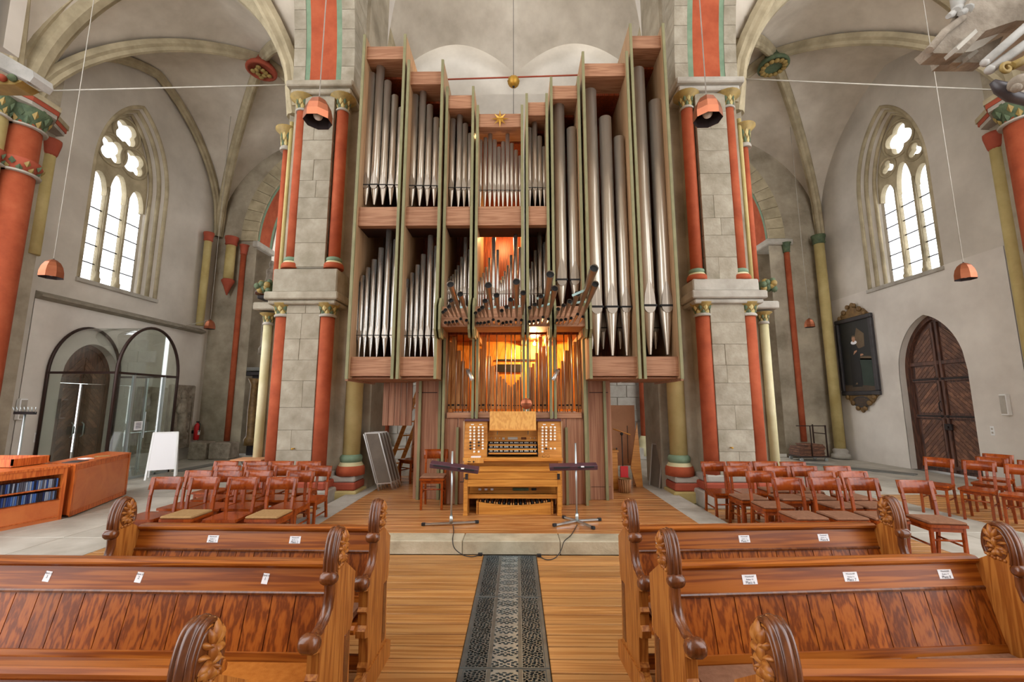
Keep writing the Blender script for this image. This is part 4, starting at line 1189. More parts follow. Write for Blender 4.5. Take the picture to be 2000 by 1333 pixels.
    if cushion:
        segs = [(lo + .01, hi - .01)] if cushion == 'orange' else [(lo + .03 + (hi - lo) * k / 3, lo - .03 + (hi - lo) * (k + 1) / 3) for k in range(3)]
        for a, b in segs:
            m = MB(); m.box((a, -.44, .415), (b, -.21, .45), .014); m.build('seat_cushion', 'cushion_' + cushion, p, True)
    m = MB(); m.box((lo, -.30, .10), (hi, -.27, .18), .004); m.box((lo, -.16, .28), (hi, -.13, .36), .004); m.build('stretcher', 'pew_wood', p, True)
    # stickers on the back rail
    for (x, lines, tw, th, tilt) in stickers:
        zc_ = .785; yv = yb(zc_) - .0215
        lean = math.atan(.26)
        st_ = MB(); st_.box((-tw / 2, -.001, -th / 2), (tw / 2, .001, th / 2)); so = st_.build('seat_label', 'paper', p, True)
        so.location = (x, yv, zc_); so.rotation_euler = (-lean, tilt, 0)
        zz = th * .30
        for txt, sz in lines:
            me = text_mesh(txt, sz); me.materials.clear(); me.materials.append(MATS['ink'])
            o = bpy.data.objects.new('printed_line', me); COL.objects.link(o); o.parent = so; o.location = (0, -.0022, zz); o.rotation_euler = (PI / 2, 0, 0); zz -= sz * 1.25
    return p
pl = lambda n: [('Mittelschiff', .011), ('Reihe 11', .011), ('Platz %d' % n, .019)]
bl = lambda n: [('Bank II', .013), (str(n), .020)]
PEW = [((-.88, 3.17, 0), -1, R(-1.5), 1.72, 'left pew farthest from the camera, both carved ends in view', True, [(-.62, pl(2), .075, .045, 0), (-1.19, pl(1), .075, .045, 0)], 'brown'),
       ((-.885, 2.525, 0), -1, R(-.8), 2.6, 'left pew in the middle with three narrow upright labels', False, [(-.44, bl(1), .032, .05, .1), (-1.12, bl(2), .034, .05, .12), (-1.62, bl(3), .034, .05, .12)], 'orange'),
       ((-.90, 1.58, 0), -1, R(-.5), 2.2, 'left pew nearest the camera, only its top edge and carved end visible', False, [], 'orange'),
       ((.70, 3.19, 0), 1, R(3.6), 1.78, 'right pew farthest from the camera, both carved ends in view', True, [(.26, pl(6), .07, .042, 0), (.84, pl(7), .075, .045, 0), (1.40, pl(8), .075, .045, 0)], 'brown'),
       ((.71, 2.51, 0), 1, R(4.5), 1.80, 'right pew in the middle with three white seat labels', True, [(.50, pl(6), .078, .045, 0), (1.06, pl(7), .078, .045, 0), (1.60, pl(8), .078, .045, 0)], 'brown'),
       ((.72, 1.60, 0), 1, R(1.0), 2.2, 'right pew nearest the camera, only its top edge and carved end visible', False, [], 'brown')]
for a in PEW: make_pew(*a)

# ================================================================ heating grate in the aisle
g0, g1 = atZ(945, 1087, 0), atZ(1047, 1087, 0)
gx0, gx1 = g0.x, g1.x; gy1 = 5.175; gl = gy1 - .9
gr = thing('floor_grate', ((gx0 + gx1) / 2, 3.2, 0), 'long ornate cast iron heating grate in the aisle floor', 'grate')
W = gx1 - gx0; bw_ = W * .27; cw_ = W * .40
SEC = 1.05
def holes(rr, th, bands):        # signed size of the nearest hole, > 0 inside a hole
    best = -.02
    for r0, r1, n, ph, fr in bands:
        q = abs(((th / (2 * PI) * n + ph) % 1) - .5) * 2 * PI / n * rr
        lim = fr * PI / n * rr
        best = max(best, min(rr - r0, r1 - rr, lim - q))
    return best
def side_fn(u, v):           # pierced side bands: rosettes, < 0 is iron
    P = bw_
    a = (v % P) - P / 2; b = u
    if abs(b) > P / 2 - .004: return -.01
    rr = math.hypot(a, b) / P * 2
    return holes(rr, math.atan2(a, b), ((0, .15, 1, .5, 2), (.24, .44, 6, 0, .74), (.53, .72, 10, .25, .72), (.80, .97, 16, 0, .7), (1.06, 1.3, 20, .1, .7))) * P / 2
def mid_fn(u, v):            # middle band: medallions with leaves
    P = cw_ * .62
    a = ((v % P) - P / 2) / (P / 2); b = u / (cw_ / 2)
    if abs(b) > .97 or abs(a) > .985: return -.01
    rr = math.hypot(a, b); th = math.atan2(a, b)
    return holes(rr, th, ((.10, .30, 4, .5, .62), (.36, .58, 8, 0, .66), (.62, .80, 12, .5, .62), (1.10, 1.32, 12, 0, .8))) * P / 2
m_ = MB(); m_.box((gx0, .5, -.034), (gx1, gy1, -.028)); m_.build('shaft_bottom', 'shade_hole', gr)  # near-black sheet stands in for the shade under the grate
def plate(fn, x0, x1, y0, y1, st, name, zt):
    xm = (x0 + x1) / 2
    m_ = MB(); nu = int((x1 - x0) / st); nv = int((y1 - y0) / st); su = (x1 - x0) / nu; sv = (y1 - y0) / nv
    V = [[fn(x0 + i * su - xm, y0 + j * sv) for j in range(nv + 1)] for i in range(nu + 1)]
    for i in range(nu):
        for j in range(nv):
            cs = ((i, j), (i + 1, j), (i + 1, j + 1), (i, j + 1)); vals = [V[a][b] for a, b in cs]
            if min(vals) >= 0: continue
            poly = []; cut = []
            for k in range(4):
                a, b = cs[k], cs[(k + 1) % 4]; va, vb = vals[k], vals[(k + 1) % 4]
                pa = (x0 + a[0] * su, y0 + a[1] * sv); pb2 = (x0 + b[0] * su, y0 + b[1] * sv)
                if va < 0: poly.append(pa)
                if (va < 0) != (vb < 0):
                    t = va / (va - vb); q = (pa[0] + (pb2[0] - pa[0]) * t, pa[1] + (pb2[1] - pa[1]) * t); poly.append(q); cut.append(q)
            if len(poly) < 3: continue
            m_.add([(u, v, zt) for u, v in poly], [tuple(range(len(poly)))])
            if len(cut) == 2: m_.add([(*cut[0], zt), (*cut[1], zt), (*cut[1], zt - .02), (*cut[0], zt - .02)], [(0, 1, 2, 3)])
    return m_
y = gy1
while y > 2.1:
    ya = y - SEC
    sec = empty('grate_section', ((gx0 + gx1) / 2, (y + ya) / 2, 0)); sec.parent = gr; sec.location = Vector(sec.location) - WL[gr.name]
    for xa in (gx0 + .03, gx1 - .03 - bw_):
        plate(side_fn, xa, xa + bw_, ya + .012, y - .012, .0085, 'g', .004).build('pierced_band', 'cast_iron', sec)
    xa = (gx0 + gx1) / 2
    plate(mid_fn, xa - cw_ / 2, xa + cw_ / 2, ya + .012, y - .012, .008, 'g', .006).build('medallion_band', 'cast_iron_worn', sec)
    m = MB()
    for x in (gx0 + .015, gx0 + .03 + bw_ + .004, gx1 - .03 - bw_ - .004, gx1 - .015): m.box((x - .015, ya + .003, -.02), (x + .015, y - .003, .008), .004)
    for q in (ya + .009, y - .009): m.box((gx0, q - .006, -.02), (gx1, q + .006, .007), .002)
    m.build('section_frame', 'cast_iron', sec)
    y = ya

# ================================================================ chairs
def make_chair(cush):
    c = empty('wooden_chair', (0, 0, 0))
    w_, d_, hs = .40, .39, .45
    m = MB(); m.prism([(-.19, -.39), (-.205, -.36), (-.195, -.02), (-.17, 0), (.17, 0), (.195, -.02), (.205, -.36), (.19, -.39)], lambda u, v, t: (u, v + .02, t), hs - .028, hs); m.build('seat', 'chair_wood', c, True)
    m = MB(); m.box((-.17, -.34, hs - .075), (.17, -.315, hs - .028)); m.box((-.17, -.02, hs - .075), (.17, .0, hs - .028)); m.box((-.175, -.34, hs - .075), (-.15, 0, hs - .028)); m.box((.15, -.34, hs - .075), (.175, 0, hs - .028)); m.build('apron', 'chair_wood', c, True)
    for s in (-1, 1):
        m = MB(); m.beam((s * .165, -.325, 0), (s * .165, -.325, hs - .03), .036, .036, bev=.005); m.build('leg', 'chair_wood', c, True)
        m = MB(); pts = [(s * .165, .075, 0), (s * .165, .01, hs * .9), (s * .168, .03, .62), (s * .17, .075, .815)]
        for a, b in zip(pts[:-1], pts[1:]): m.beam(a, b, .032, .036, (1, 0, 0), .004)
        m.build('leg', 'chair_wood', c, True)
        m = MB(); m.cyl((s * .165, -.325, .23), (s * .165, .03, .24), .011, None, 8); m.build('stretcher', 'chair_wood', c, True)
    m = MB(); m.cyl((-.165, -.325, .29), (.165, -.325, .29), .011, None, 8); m.build('stretcher', 'chair_wood', c, True)
    # curved top board
    m = MB(); n = 8; fr = []; bk = []
    A = []
    for i in range(n + 1):
        t = -1 + 2 * i / n; x = t * .205; yo = .028 * (1 - t * t)
        A.append((x, yo))
    for i in range(n):
        (xa, ya), (xb, yb_) = A[i], A[i + 1]
        za, zb = .69, .83
        f = lambda x, y, z, o: (x, y + .035 + (z - .69) * .28 + o, z)
        vs = [f(xa, ya, za, -.011), f(xb, yb_, za, -.011), f(xb, yb_, zb, -.011), f(xa, ya, zb, -.011), f(xa, ya, za, .011), f(xb, yb_, za, .011), f(xb, yb_, zb, .011), f(xa, ya, zb, .011)]
        fc = [(0, 1, 2, 3), (5, 4, 7, 6), (3, 2, 6, 7), (1, 0, 4, 5)]
        if i == 0: fc.append((0, 3, 7, 4))
        if i == n - 1: fc.append((1, 5, 6, 2))
        m.add(vs, fc, True)
    m.build('backrest', 'chair_wood', c, True)
    if cush:
        m = MB(); m.box((-.195, -.36, hs), (.195, 0, hs + .028), .012); m.build('seat_cushion', 'cushion_' + cush, c, True)
    return c
protos = {}
def chair(x, y, z, rz, cush, label, group):
    if cush in protos: o = copy_tree(protos[cush])
    else: o = protos[cush] = make_chair(cush)
    o.location = (x, y, z); o.rotation_euler = (0, 0, rz); o.scale = (.91, .95, 1.0); tag(o, label, 'chair', group); return o
ordn = ['first', 'second', 'third', 'fourth']
rown = ['nearest the pews', 'second from the pews', 'third from the pews', 'farthest from the pews']
left = [[(329, 929), (400, 929), (478, 930), (552, 929)], [(394, 920), (448, 921), (500, 921), (587, 920)], [(445, 912.5), (501, 913), (561, 915.5), (623, 914)], [(441, 904.5), (498, 904.5), (550, 905.6), (604, 906)]]
cl = {(0, 1): 'tan', (0, 3): 'tan'}
random.seed(21)
yrow = [5.25, 5.74, 6.2, 6.68]
def spread(xs, d=.392):
    xs = list(xs)
    for _ in range(30):
        for i in range(len(xs) - 1):
            g = d - (xs[i + 1] - xs[i])
            if g > 0: xs[i] -= g / 2; xs[i + 1] += g / 2
    return xs
rowx = lambda row, Y: spread([ray(*q)[0] / ray(*q)[1] * (Y + .06) for q in row])
for r_, row in enumerate(left):
    xs_ = rowx(row, yrow[r_])
    for k, (px, py) in enumerate(row):
        Y = yrow[r_] + random.uniform(-.015, .015); x = xs_[k]
        ck = cl.get((r_, k))
        lab = '%sred chair, %s from left, left block, row %s' % ('tan-cushioned ' if ck else 'bare ', ordn[k], rown[r_])
        chair(x, Y, 0, random.uniform(-.06, .06), ck, lab, 'chairs in the left block')
right = [[(1540, 934), (1612, 934), (1684, 932), (1764, 933)], [(1487, 920), (1610, 918), (1670, 917)], [(1442, 911.5), (1532, 911), (1557, 910), (1640, 910)], [(1396, 903), (1446, 902), (1496, 901), (1548, 900)]]
for r_, row in enumerate(right):
    xs_ = rowx(row, yrow[r_])
    for k, (px, py) in enumerate(row):
        Y = yrow[r_] + .03 + random.uniform(-.02, .02) - (.18 if (r_, k) == (0, 3) else 0)
        x = xs_[k]
        ck = None if (r_ == 3 and k in (0, 1)) else 'brown'
        lab = '%sred chair, %s from left, right block, row %s' % ('brown-cushioned ' if ck else 'bare ', ordn[k], rown[r_])
        chair(x, Y, 0, random.uniform(-.05, .05) - (.1 if (r_, k) == (0, 3) else 0), ck, lab, 'chairs in the right block')
far = [(6.72, 7.25, 'chair beside the old door at the far right, leftmost of its group'), (6.95, 6.85, 'second chair from the left in the front row of the far right group'), (7.12, 6.42, 'third chair from the left in the front row of the far right group'), (7.2, 5.96, 'chair cut by the right edge in the front row of the far right group'),
       (7.62, 7.3, 'left chair in the second row of the far right group'), (7.8, 6.85, 'right chair in the second row of the far right group'), (8.2, 7.75, 'left chair in the rear row of the far right group'), (8.5, 7.3, 'chair at the right edge in the rear row of the far right group'), (8.0, 6.4, 'partly hidden chair at the right edge, second row of the far right group')]
for x, y, lab in far:
    chair(x, y, 0, R(-60) + random.uniform(-.06, .06), None, lab, 'chairs at the far right')
c = atZ(840, 998, PZ)
chair(c.x, 6.95, PZ, R(2), 'brown', 'dark red chair with brown cushion left of the organ console', None)
c = atZ(805, 945, PZ); chair(-2.02, 9.05, PZ, R(-35), None, 'red wooden chair half hidden under the left organ wing', None)

# ================================================================ organ console, bench, pedalboard
Z5 = lambda x, y: (880 + x / 5.796, 790 + y / 5.796)
def cx_(x, Y, y=600): return atY(*Z5(x, y), Y).x
def cz_(y, Y): return atY(1000, 790 + y / 5.796, Y).z
YC = 6.74
con = thing('organ_console', (XC - .02, 6.9, PZ), 'oak organ console with three manuals and white stop knobs', 'console')
xl, xr = cx_(155, YC), cx_(1255, YC)
xi0, xi1 = cx_(415, YC), cx_(990, YC)
zt = cz_(195, YC); zk = cz_(590, YC); zlo = cz_(700, YC)
for (a, b, nm) in ((xl, xi0, 'l'), (xi1, xr, 'r')):
    m = MB(); m.prism([(YC - .06, zk), (YC + .02, zt), (7.0, zt), (7.0, zk)], lambda u, v, t: (t, u, v), a, b); m.build('stop_jamb', 'oak', con)
m = MB(); m.box((xl, YC - .02, zt), (xr, 7.0, zt + .035), .006); m.build('top_cap', 'desk_purple', con)
m = MB(); m.box((xl - .02, YC - .02, zk - .12), (xl, 7.0, zt)); m.box((xr, YC - .02, zk - .12), (xr + .02, 7.0, zt)); m.build('cheek', 'fin_wood', con)
m = MB(); m.box((xi0, YC + .14, cz_(430, YC)), (xi1, YC + .18, zt), .003); m.build('fascia', 'oak', con)
m = MB(); m.box((xl, 6.55, zk - .05), (xr, 7.0, zk), .008); m.build('key_desk', 'oak', con)
m = MB(); m.box((xl + .02, YC - .02, zlo - .3), (xr - .02, YC + .02, zk - .05)); m.box((xl, YC - .05, PZ), (xl + .06, 7.0, zk - .05), .004); m.box((xr - .06, YC - .05, PZ), (xr, 7.0, zk - .05), .004); m.build('knee_panel', 'oak', con)
m = MB(); a, b = cx_(155, 6.55), cx_(375, 6.55); m.box((a, 6.54, cz_(670, 6.54)), (b, 6.62, cz_(612, 6.54)), .004); so = m.build('switch_box', 'oak_pale', con)
m = MB(); m.box((a + .05, 6.535, cz_(655, 6.54)), (a + .1, 6.542, cz_(648, 6.54))); m.cyl((a + .14, 6.53, cz_(652, 6.54)), (a + .14, 6.542, cz_(652, 6.54)), .012, None, 10); m.build('switches', 'black', so)
m = MB(); ya = YC - .10; a, b = cx_(437, ya), cx_(972, ya); m.prism([(ya, cz_(292, ya)), (ya + .03, cz_(292, ya)), (ya + .12, cz_(82, ya)), (ya + .09, cz_(82, ya))], lambda u, v, t: (t, u, v), a, b); mds = m.build('music_desk', 'oak_pale', con)
m = MB(); m.box((a, ya - .04, cz_(300, ya)), (b, ya + .03, cz_(288, ya)), .004); m.build('desk_ledge', 'oak', mds)
# manuals
for k, (y0, y1) in enumerate(((430, 465), (478, 512), (525, 560))):
    Yk = YC + .06 - k * .085; z1 = cz_(y0 + 16, Yk)
    a, b = cx_(432, Yk), cx_(976, Yk)
    mn = MB(); mn.box((a - .02, Yk - .01, z1 - .035), (b + .02, Yk + .12, z1 - .012)); mn = mn.build('manual', 'black', con)
    nk = 33; wk = (b - a) / nk
    w1 = MB().box((-wk / 2 + .0008, -.015, -.012), (wk / 2 - .0008, .11, .004)).mesh('natural_key', 'black')
    b1 = MB().box((-wk * .28, .03, .004), (wk * .28, .11, .016)).mesh('sharp_key', 'ivory')
    for i in range(nk):
        o = inst(w1, 'natural_key', (a + wk * (i + .5), Yk, z1), mn)
        if i % 7 not in (2, 6) and i < nk - 1: inst(b1, 'sharp_key', (a + wk * (i + 1), Yk, z1), mn)
    m = MB(); m.box((a, Yk - .02, z1 - .032), (b, Yk - .014, z1 - .010)); m.build('key_slip', 'oak', mn)
# little fittings on the fascia
for x0, x1, y0, y1, mt in ((648, 760, 372, 402, 'alu'), (800, 858, 374, 400, 'pew_dark'), (585, 612, 378, 402, 'alu')):
    m = MB(); m.box((cx_(x0, YC + .13), YC + .125, cz_(y1, YC + .13)), (cx_(x1, YC + .13), YC + .142, cz_(y0, YC + .13)), .002); m.build('fascia_plate', mt, con)
for x in (460, 508, 556, 905, 950):
    c = atY(*Z5(x, 384), YC + .13); MB().cyl(c + Vector((0, -.012, 0)), c + Vector((0, .014, 0)), .007, None, 8).build('fascia_button', 'alu', con)
for x in (530, 878):
    c = atY(*Z5(x, 335), YC + .1); MB().tube([c + Vector((0, 0, .05)), c, c + Vector((0, -.03, -.01))], .006, 6).build('desk_hinge', 'steel', con)
# stop knobs
kn = MB(); kn.k = 1; kn.lathe([(.006, 0), (.006, .05)], (0, 0, 0), 8, rot=Matrix.Rotation(PI / 2, 3, 'X')); kn.k = 0; kn.lathe([(.008, .05), (.0155, .055), (.0165, .068), (.014, .074), (.0001, .075)], (0, 0, 0), 12, rot=Matrix.Rotation(PI / 2, 3, 'X'))
kw = kn.mesh('stop_knob', ['ivory', 'oak']); kb = kn.mesh('stop_knob', ['black', 'oak'])
ys = [260, 294, 328, 362, 397, 430, 464, 498, 533]
def knobs(xc_, skip, blk):
    for j, y in enumerate(ys):
        if j in skip: continue
        Yk = YC + .03 - .09 * (y - 195) / 395
        inst(kb if j in blk else kw, 'stop_knob', atY(*Z5(xc_, y), Yk), con)
knobs(230, (8,), (5, 6, 7)); knobs(273, (), ()); knobs(324, (7,), (5, 6)); knobs(368, (8,), ())
knobs(1038, (), ()); knobs(1080, (8,), (7,)); knobs(1131, (5, 6, 8), ()); knobs(1176, (5, 6, 8), ())
for x in (248, 342, 1062, 1157):
    c = atY(*Z5(x, 230), YC); m = MB(); m.box((c.x - .022, YC - .002, c.z - .006), (c.x + .022, YC + .012, c.z + .006)); m.build('stop_plate', 'paper', con)
# papers and pencils on the key desk
c = atY(*Z5(288, 580), 6.62); m = MB(); m.box((c.x - .07, 6.58, zk), (c.x + .07, 6.68, zk + .012)); tag(m.build('notepad', 'paper'), 'small white notepad lying left of the organ keyboards', 'notepad')
c = atY(*Z5(1080, 575), 6.62)
gl_ = thing('spectacles', (c.x, 6.62, zk), 'dark folded spectacles lying right of the organ keyboards', 'spectacles')
for dx in (-.03, .03): MB().tube([(c.x + dx + .022 * math.cos(t), 6.62, zk + .02 + .018 * math.sin(t)) for t in [2 * PI * i / 12 for i in range(13)]], .002, 5, False).build('lens_ring', 'black', gl_)
MB().tube([(c.x - .05, 6.62, zk + .004), (c.x - .05, 6.69, zk + .004), (c.x + .05, 6.69, zk + .004), (c.x + .05, 6.62, zk + .004)], .003, 5).build('temple', 'black', gl_)
# round mirror above the console
c = atY(1028, 789, 6.72)
mi = thing('round_mirror', (c.x, 6.72, zt + .035), 'round copper coloured mirror on a thin stalk above the console', 'mirror')
MB().lathe([(.0001, -.006), (.082, -.006), (.085, 0), (.082, .008), (.0001, .008)], c, 24, rot=Matrix.Rotation(PI / 2, 3, 'X')).build('mirror_disc', 'copper', mi)
m = MB(); m.box((c.x - .07, 6.695, c.z - .006), (c.x + .07, 6.705, c.z + .004)); m.build('dark_bar', 'pew_dark', mi)
MB().tube([(c.x, 6.74, zt + .03), (c.x, 6.74, c.z)], .006, 6).build('stalk', 'steel', mi)
# bench
YBn = 6.32
be = thing('organ_bench', (XC - .02, 6.45, PZ), 'oak organ bench with slab ends in front of the console', 'bench')
xa, xb = cx_(150, YBn, 900), cx_(1252, YBn, 900); t1 = cx_(192, YBn, 900) - xa
for a, b in ((xa, xa + t1), (xb - t1, xb)):
    m = MB(); m.box((a, YBn, PZ), (b, YBn + .32, cz_(765, YBn)), .005); e = m.build('bench_end', 'oak', be)
    m = MB(); m.box((a - .006, YBn - .006, PZ), (b + .006, YBn + .326, PZ + .03), .003); m.build('foot', 'oak', e)
m = MB(); m.box((xa + .02, YBn - .01, cz_(765, YBn)), (xb - .02, YBn + .36, cz_(735, YBn)), .006); m.build('seat', 'oak', be)
m = MB(); m.box((xa + t1, YBn + .01, cz_(852, YBn)), (xb - t1, YBn + .04, cz_(765, YBn)), .003); m.build('apron', 'oak', be)
m = MB(); m.box((xa + t1, YBn - .005, cz_(935, YBn)), (xb - t1, YBn + .03, cz_(856, YBn)), .003); m.build('apron', 'oak', be)
m = MB(); m.box((xa + t1, YBn + .1, cz_(1070, YBn + .1)), (xb - t1, YBn + .13, cz_(1022, YBn + .1)), .003); m.build('stretcher', 'oak', be)
for x in (182, 1222):
    c = atY(*Z5(x, 820), YBn); m = MB(); m.box((c.x - .018, YBn - .012, c.z - .04), (c.x + .018, YBn + .01, c.z + .04), .003); m.build('height_crank', 'iron', be)
c = atY(*Z5(150, 860), YBn); MB().tube([(c.x + .04, YBn, c.z + .03), (c.x, YBn - .02, c.z + .03), (c.x, YBn - .02, c.z - .02), (c.x - .05, YBn - .02, c.z - .02)], .007, 6).build('height_crank', 'iron', be)
# pedalboard
pd = thing('pedalboard', (XC - .02, 6.5, PZ), 'oak organ pedalboard with a curved front board under the bench', 'pedalboard')
YP = 6.40; xa, xb = cx_(318, YP, 1150), cx_(1135, YP, 1150); zb = PZ
m = MB(); n = 16; pts = [(xa, PZ), (xb, PZ)] + [(xb + (xa - xb) * i / n, cz_(1110, YP) - .045 * math.sin(PI * i / n)) for i in range(n + 1)]
m.prism(pts, lambda u, v, t: (u, t, v), YP, YP + .03); m.build('front_board', 'oak', pd)
for x in (xa - .035, xb + .005): 
    m = MB(); m.prism([(YP + .02, PZ), (YP + .55, PZ), (YP + .55, cz_(1075, YP) + .05), (YP + .02, cz_(1110, YP))], lambda u, v, t: (t, u, v), x, x + .03); m.build('side_board', 'oak', pd)
n = 30
for i in range(n):
    t = i / (n - 1); x = xa + .02 + (xb - xa - .04) * t; sharp = (i % 7) in (1, 3, 5)
    zz = cz_(1110, YP) - .045 * math.sin(PI * t) + (.02 if not sharp else .035); x2 = XC + (x - XC) * .9
    m = MB(); m.beam((x, YP + .05, zz - .02), (x2, 6.95, zz - .02), .02, .035, bev=.003); m.build('pedal_key', 'black' if sharp else 'pipe_wood', pd)
# toe board with pistons
m = MB(); a, b = cx_(200, 6.72, 960), cx_(1205, 6.72, 960); m.box((a, 6.70, cz_(1010, 6.72)), (b, 6.74, cz_(930, 6.72)), .003); tb = m.build('toe_board', 'oak', con)
for x in (332, 401, 469): c = atY(*Z5(x, 964), 6.70); m = MB(); m.box((c.x - .022, 6.685, c.z - .014), (c.x + .022, 6.701, c.z + .014), .003); m.build('toe_label', 'paper', tb)
c0, c1 = atY(*Z5(703, 976), 6.69), atY(*Z5(884, 948), 6.69); m = MB(); m.box((c0.x, 6.66, c0.z), (c1.x, 6.701, c1.z), .004); m.build('swell_pedal', 'leaf_green', tb)
c = atY(*Z5(942, 962), 6.69); m = MB(); m.box((c.x - .035, 6.66, c.z - .014), (c.x + .035, 6.701, c.z + .014), .004); m.build('crescendo_pedal', 'black', tb)

# ================================================================ music stands on the platform
def stand(px, py, ptop, dx0, dx1, dy0, dy1, feet, label):
    b = atZ(px, py, PZ); Y = b.y
    t = thing('music_stand', (b.x, Y, PZ), label, 'stand', 'music stands on the platform')
    zt_ = atY(px, ptop, Y).z
    MB().cyl((b.x, Y, PZ + .02), (b.x, Y, zt_), .013, None, 10).build('pole', 'steel', t)
    MB().cyl((b.x, Y, PZ + .03), (b.x, Y, PZ + .12), .022, None, 10).build('collar', 'steel', t)
    for fx_, fy_ in feet:
        q = atZ(fx_, fy_, PZ); q.z = PZ + .022
        d = (q - Vector((b.x, Y, PZ + .022))); 
        m = MB(); m.beam((b.x, Y, PZ + .03), q - d.normalized() * .045, .03, .02); f = m.build('foot_bar', 'steel', t)
        m = MB(); m.beam(q - d.normalized() * .05, q, .036, .036, bev=.004); m.build('end_cap', 'black', f)
    A, Bq = atY(dx0, dy0, Y - .03), atY(dx1, dy1, Y - .03)
    m = MB(); m.beam(A, Bq, .12, .06, (0, -.25, 1), .006); dk = m.build('desk', 'desk_purple', t)
    m = MB(); q = (Bq - A); m.beam(A + q * .08 + Vector((0, -.07, 0)), A + q * .42 + Vector((0, -.07, 0)), .012, .02); m.beam(A + q * .58 + Vector((0, -.07, 0)), A + q * .92 + Vector((0, -.07, 0)), .012, .02); m.build('desk_rail', 'black', dk)
    m = MB(); c = A + q * .68 + Vector((0, -.072, .008)); m.box((c.x - .02, c.y - .008, c.z - .008), (c.x + .02, c.y, c.z + .008)); m.build('sticker', 'paper', dk)
    return t, b, Y
_, b1, _ = stand(881, 1027, 882, 841, 935, 907, 919, [(823, 1028), (935, 1023)], 'steel music stand with purple brown desk left of the console, two feet in view')
_, b2, _ = stand(1127, 1022, 866, 1073, 1166, 913, 911, [(1080, 1030), (1099, 1013), (1174, 1018), (1161, 1036)], 'steel music stand with purple brown desk right of the console, four splayed feet')
# cables from the stands to the floor sockets
for pts, nm in (([(885, 1027), (886, 1040), (884, 1055), (888, 1072), (905, 1085), (922, 1088), (937, 1085)], 'left'), ([(1127, 1026), (1116, 1045), (1102, 1058), (1096, 1075), (1085, 1090), (1068, 1094), (1052, 1087)], 'right')):
    P = []
    for i, (px, py) in enumerate(pts):
        if py < 1057: P.append(atZ(px, py, PZ + .008))
        elif py < 1083: P.append(atY(px, py, 5.195))
        else: P.append(atZ(px, py, .008))
    cb = thing('cable', P[-1], 'thin black cable hanging over the step from the %s music stand' % nm, 'cable')
    pts3 = []
    for i in range(len(P) - 1):
        a, b, c, d = P[max(0, i - 1)], P[i], P[i + 1], P[min(len(P) - 1, i + 2)]
        for k in range(5):
            t = k / 5; pts3.append(.5 * ((2 * b) + (c - a) * t + (2 * a - 5 * b + 4 * c - d) * t * t + (3 * b - a - 3 * c + d) * t ** 3))
    pts3.append(P[-1])
    MB().tube(pts3, .005, 6).build('wire', 'black', cb)
    q = P[-1]; m = MB(); m.box((q.x - .02, q.y - .015, 0), (q.x + .03, q.y + .02, .03), .004); m.build('plug', 'black', cb)

# ================================================================ doors
def clip(poly, a, b, c):            # keep a*x+b*y<=c
    out = []
    for i in range(len(poly)):
        p, q = poly[i], poly[(i + 1) % len(poly)]
        dp, dq = a * p[0] + b * p[1] - c, a * q[0] + b * q[1] - c
        if dp <= 0: out.append(p)
        if (dp < 0) != (dq < 0) and dp != dq:
            t = dp / (dp - dq); out.append((p[0] + (q[0] - p[0]) * t, p[1] + (q[1] - p[1]) * t))
    return out
def diag(poly, sgn, wd):            # slice a panel into slanting planks
    res = []; n = 1 / math.sqrt(2)
    vals = [(u * sgn + v) * n for u, v in poly]
    k0, k1 = math.floor(min(vals) / wd), math.ceil(max(vals) / wd)
    for k in range(k0, k1):
        q = clip(clip(poly, sgn * n, n, (k + 1) * wd - .004), -sgn * n, -n, -(k * wd + .004))
        if len(q) >= 3: res.append(q)
    return res
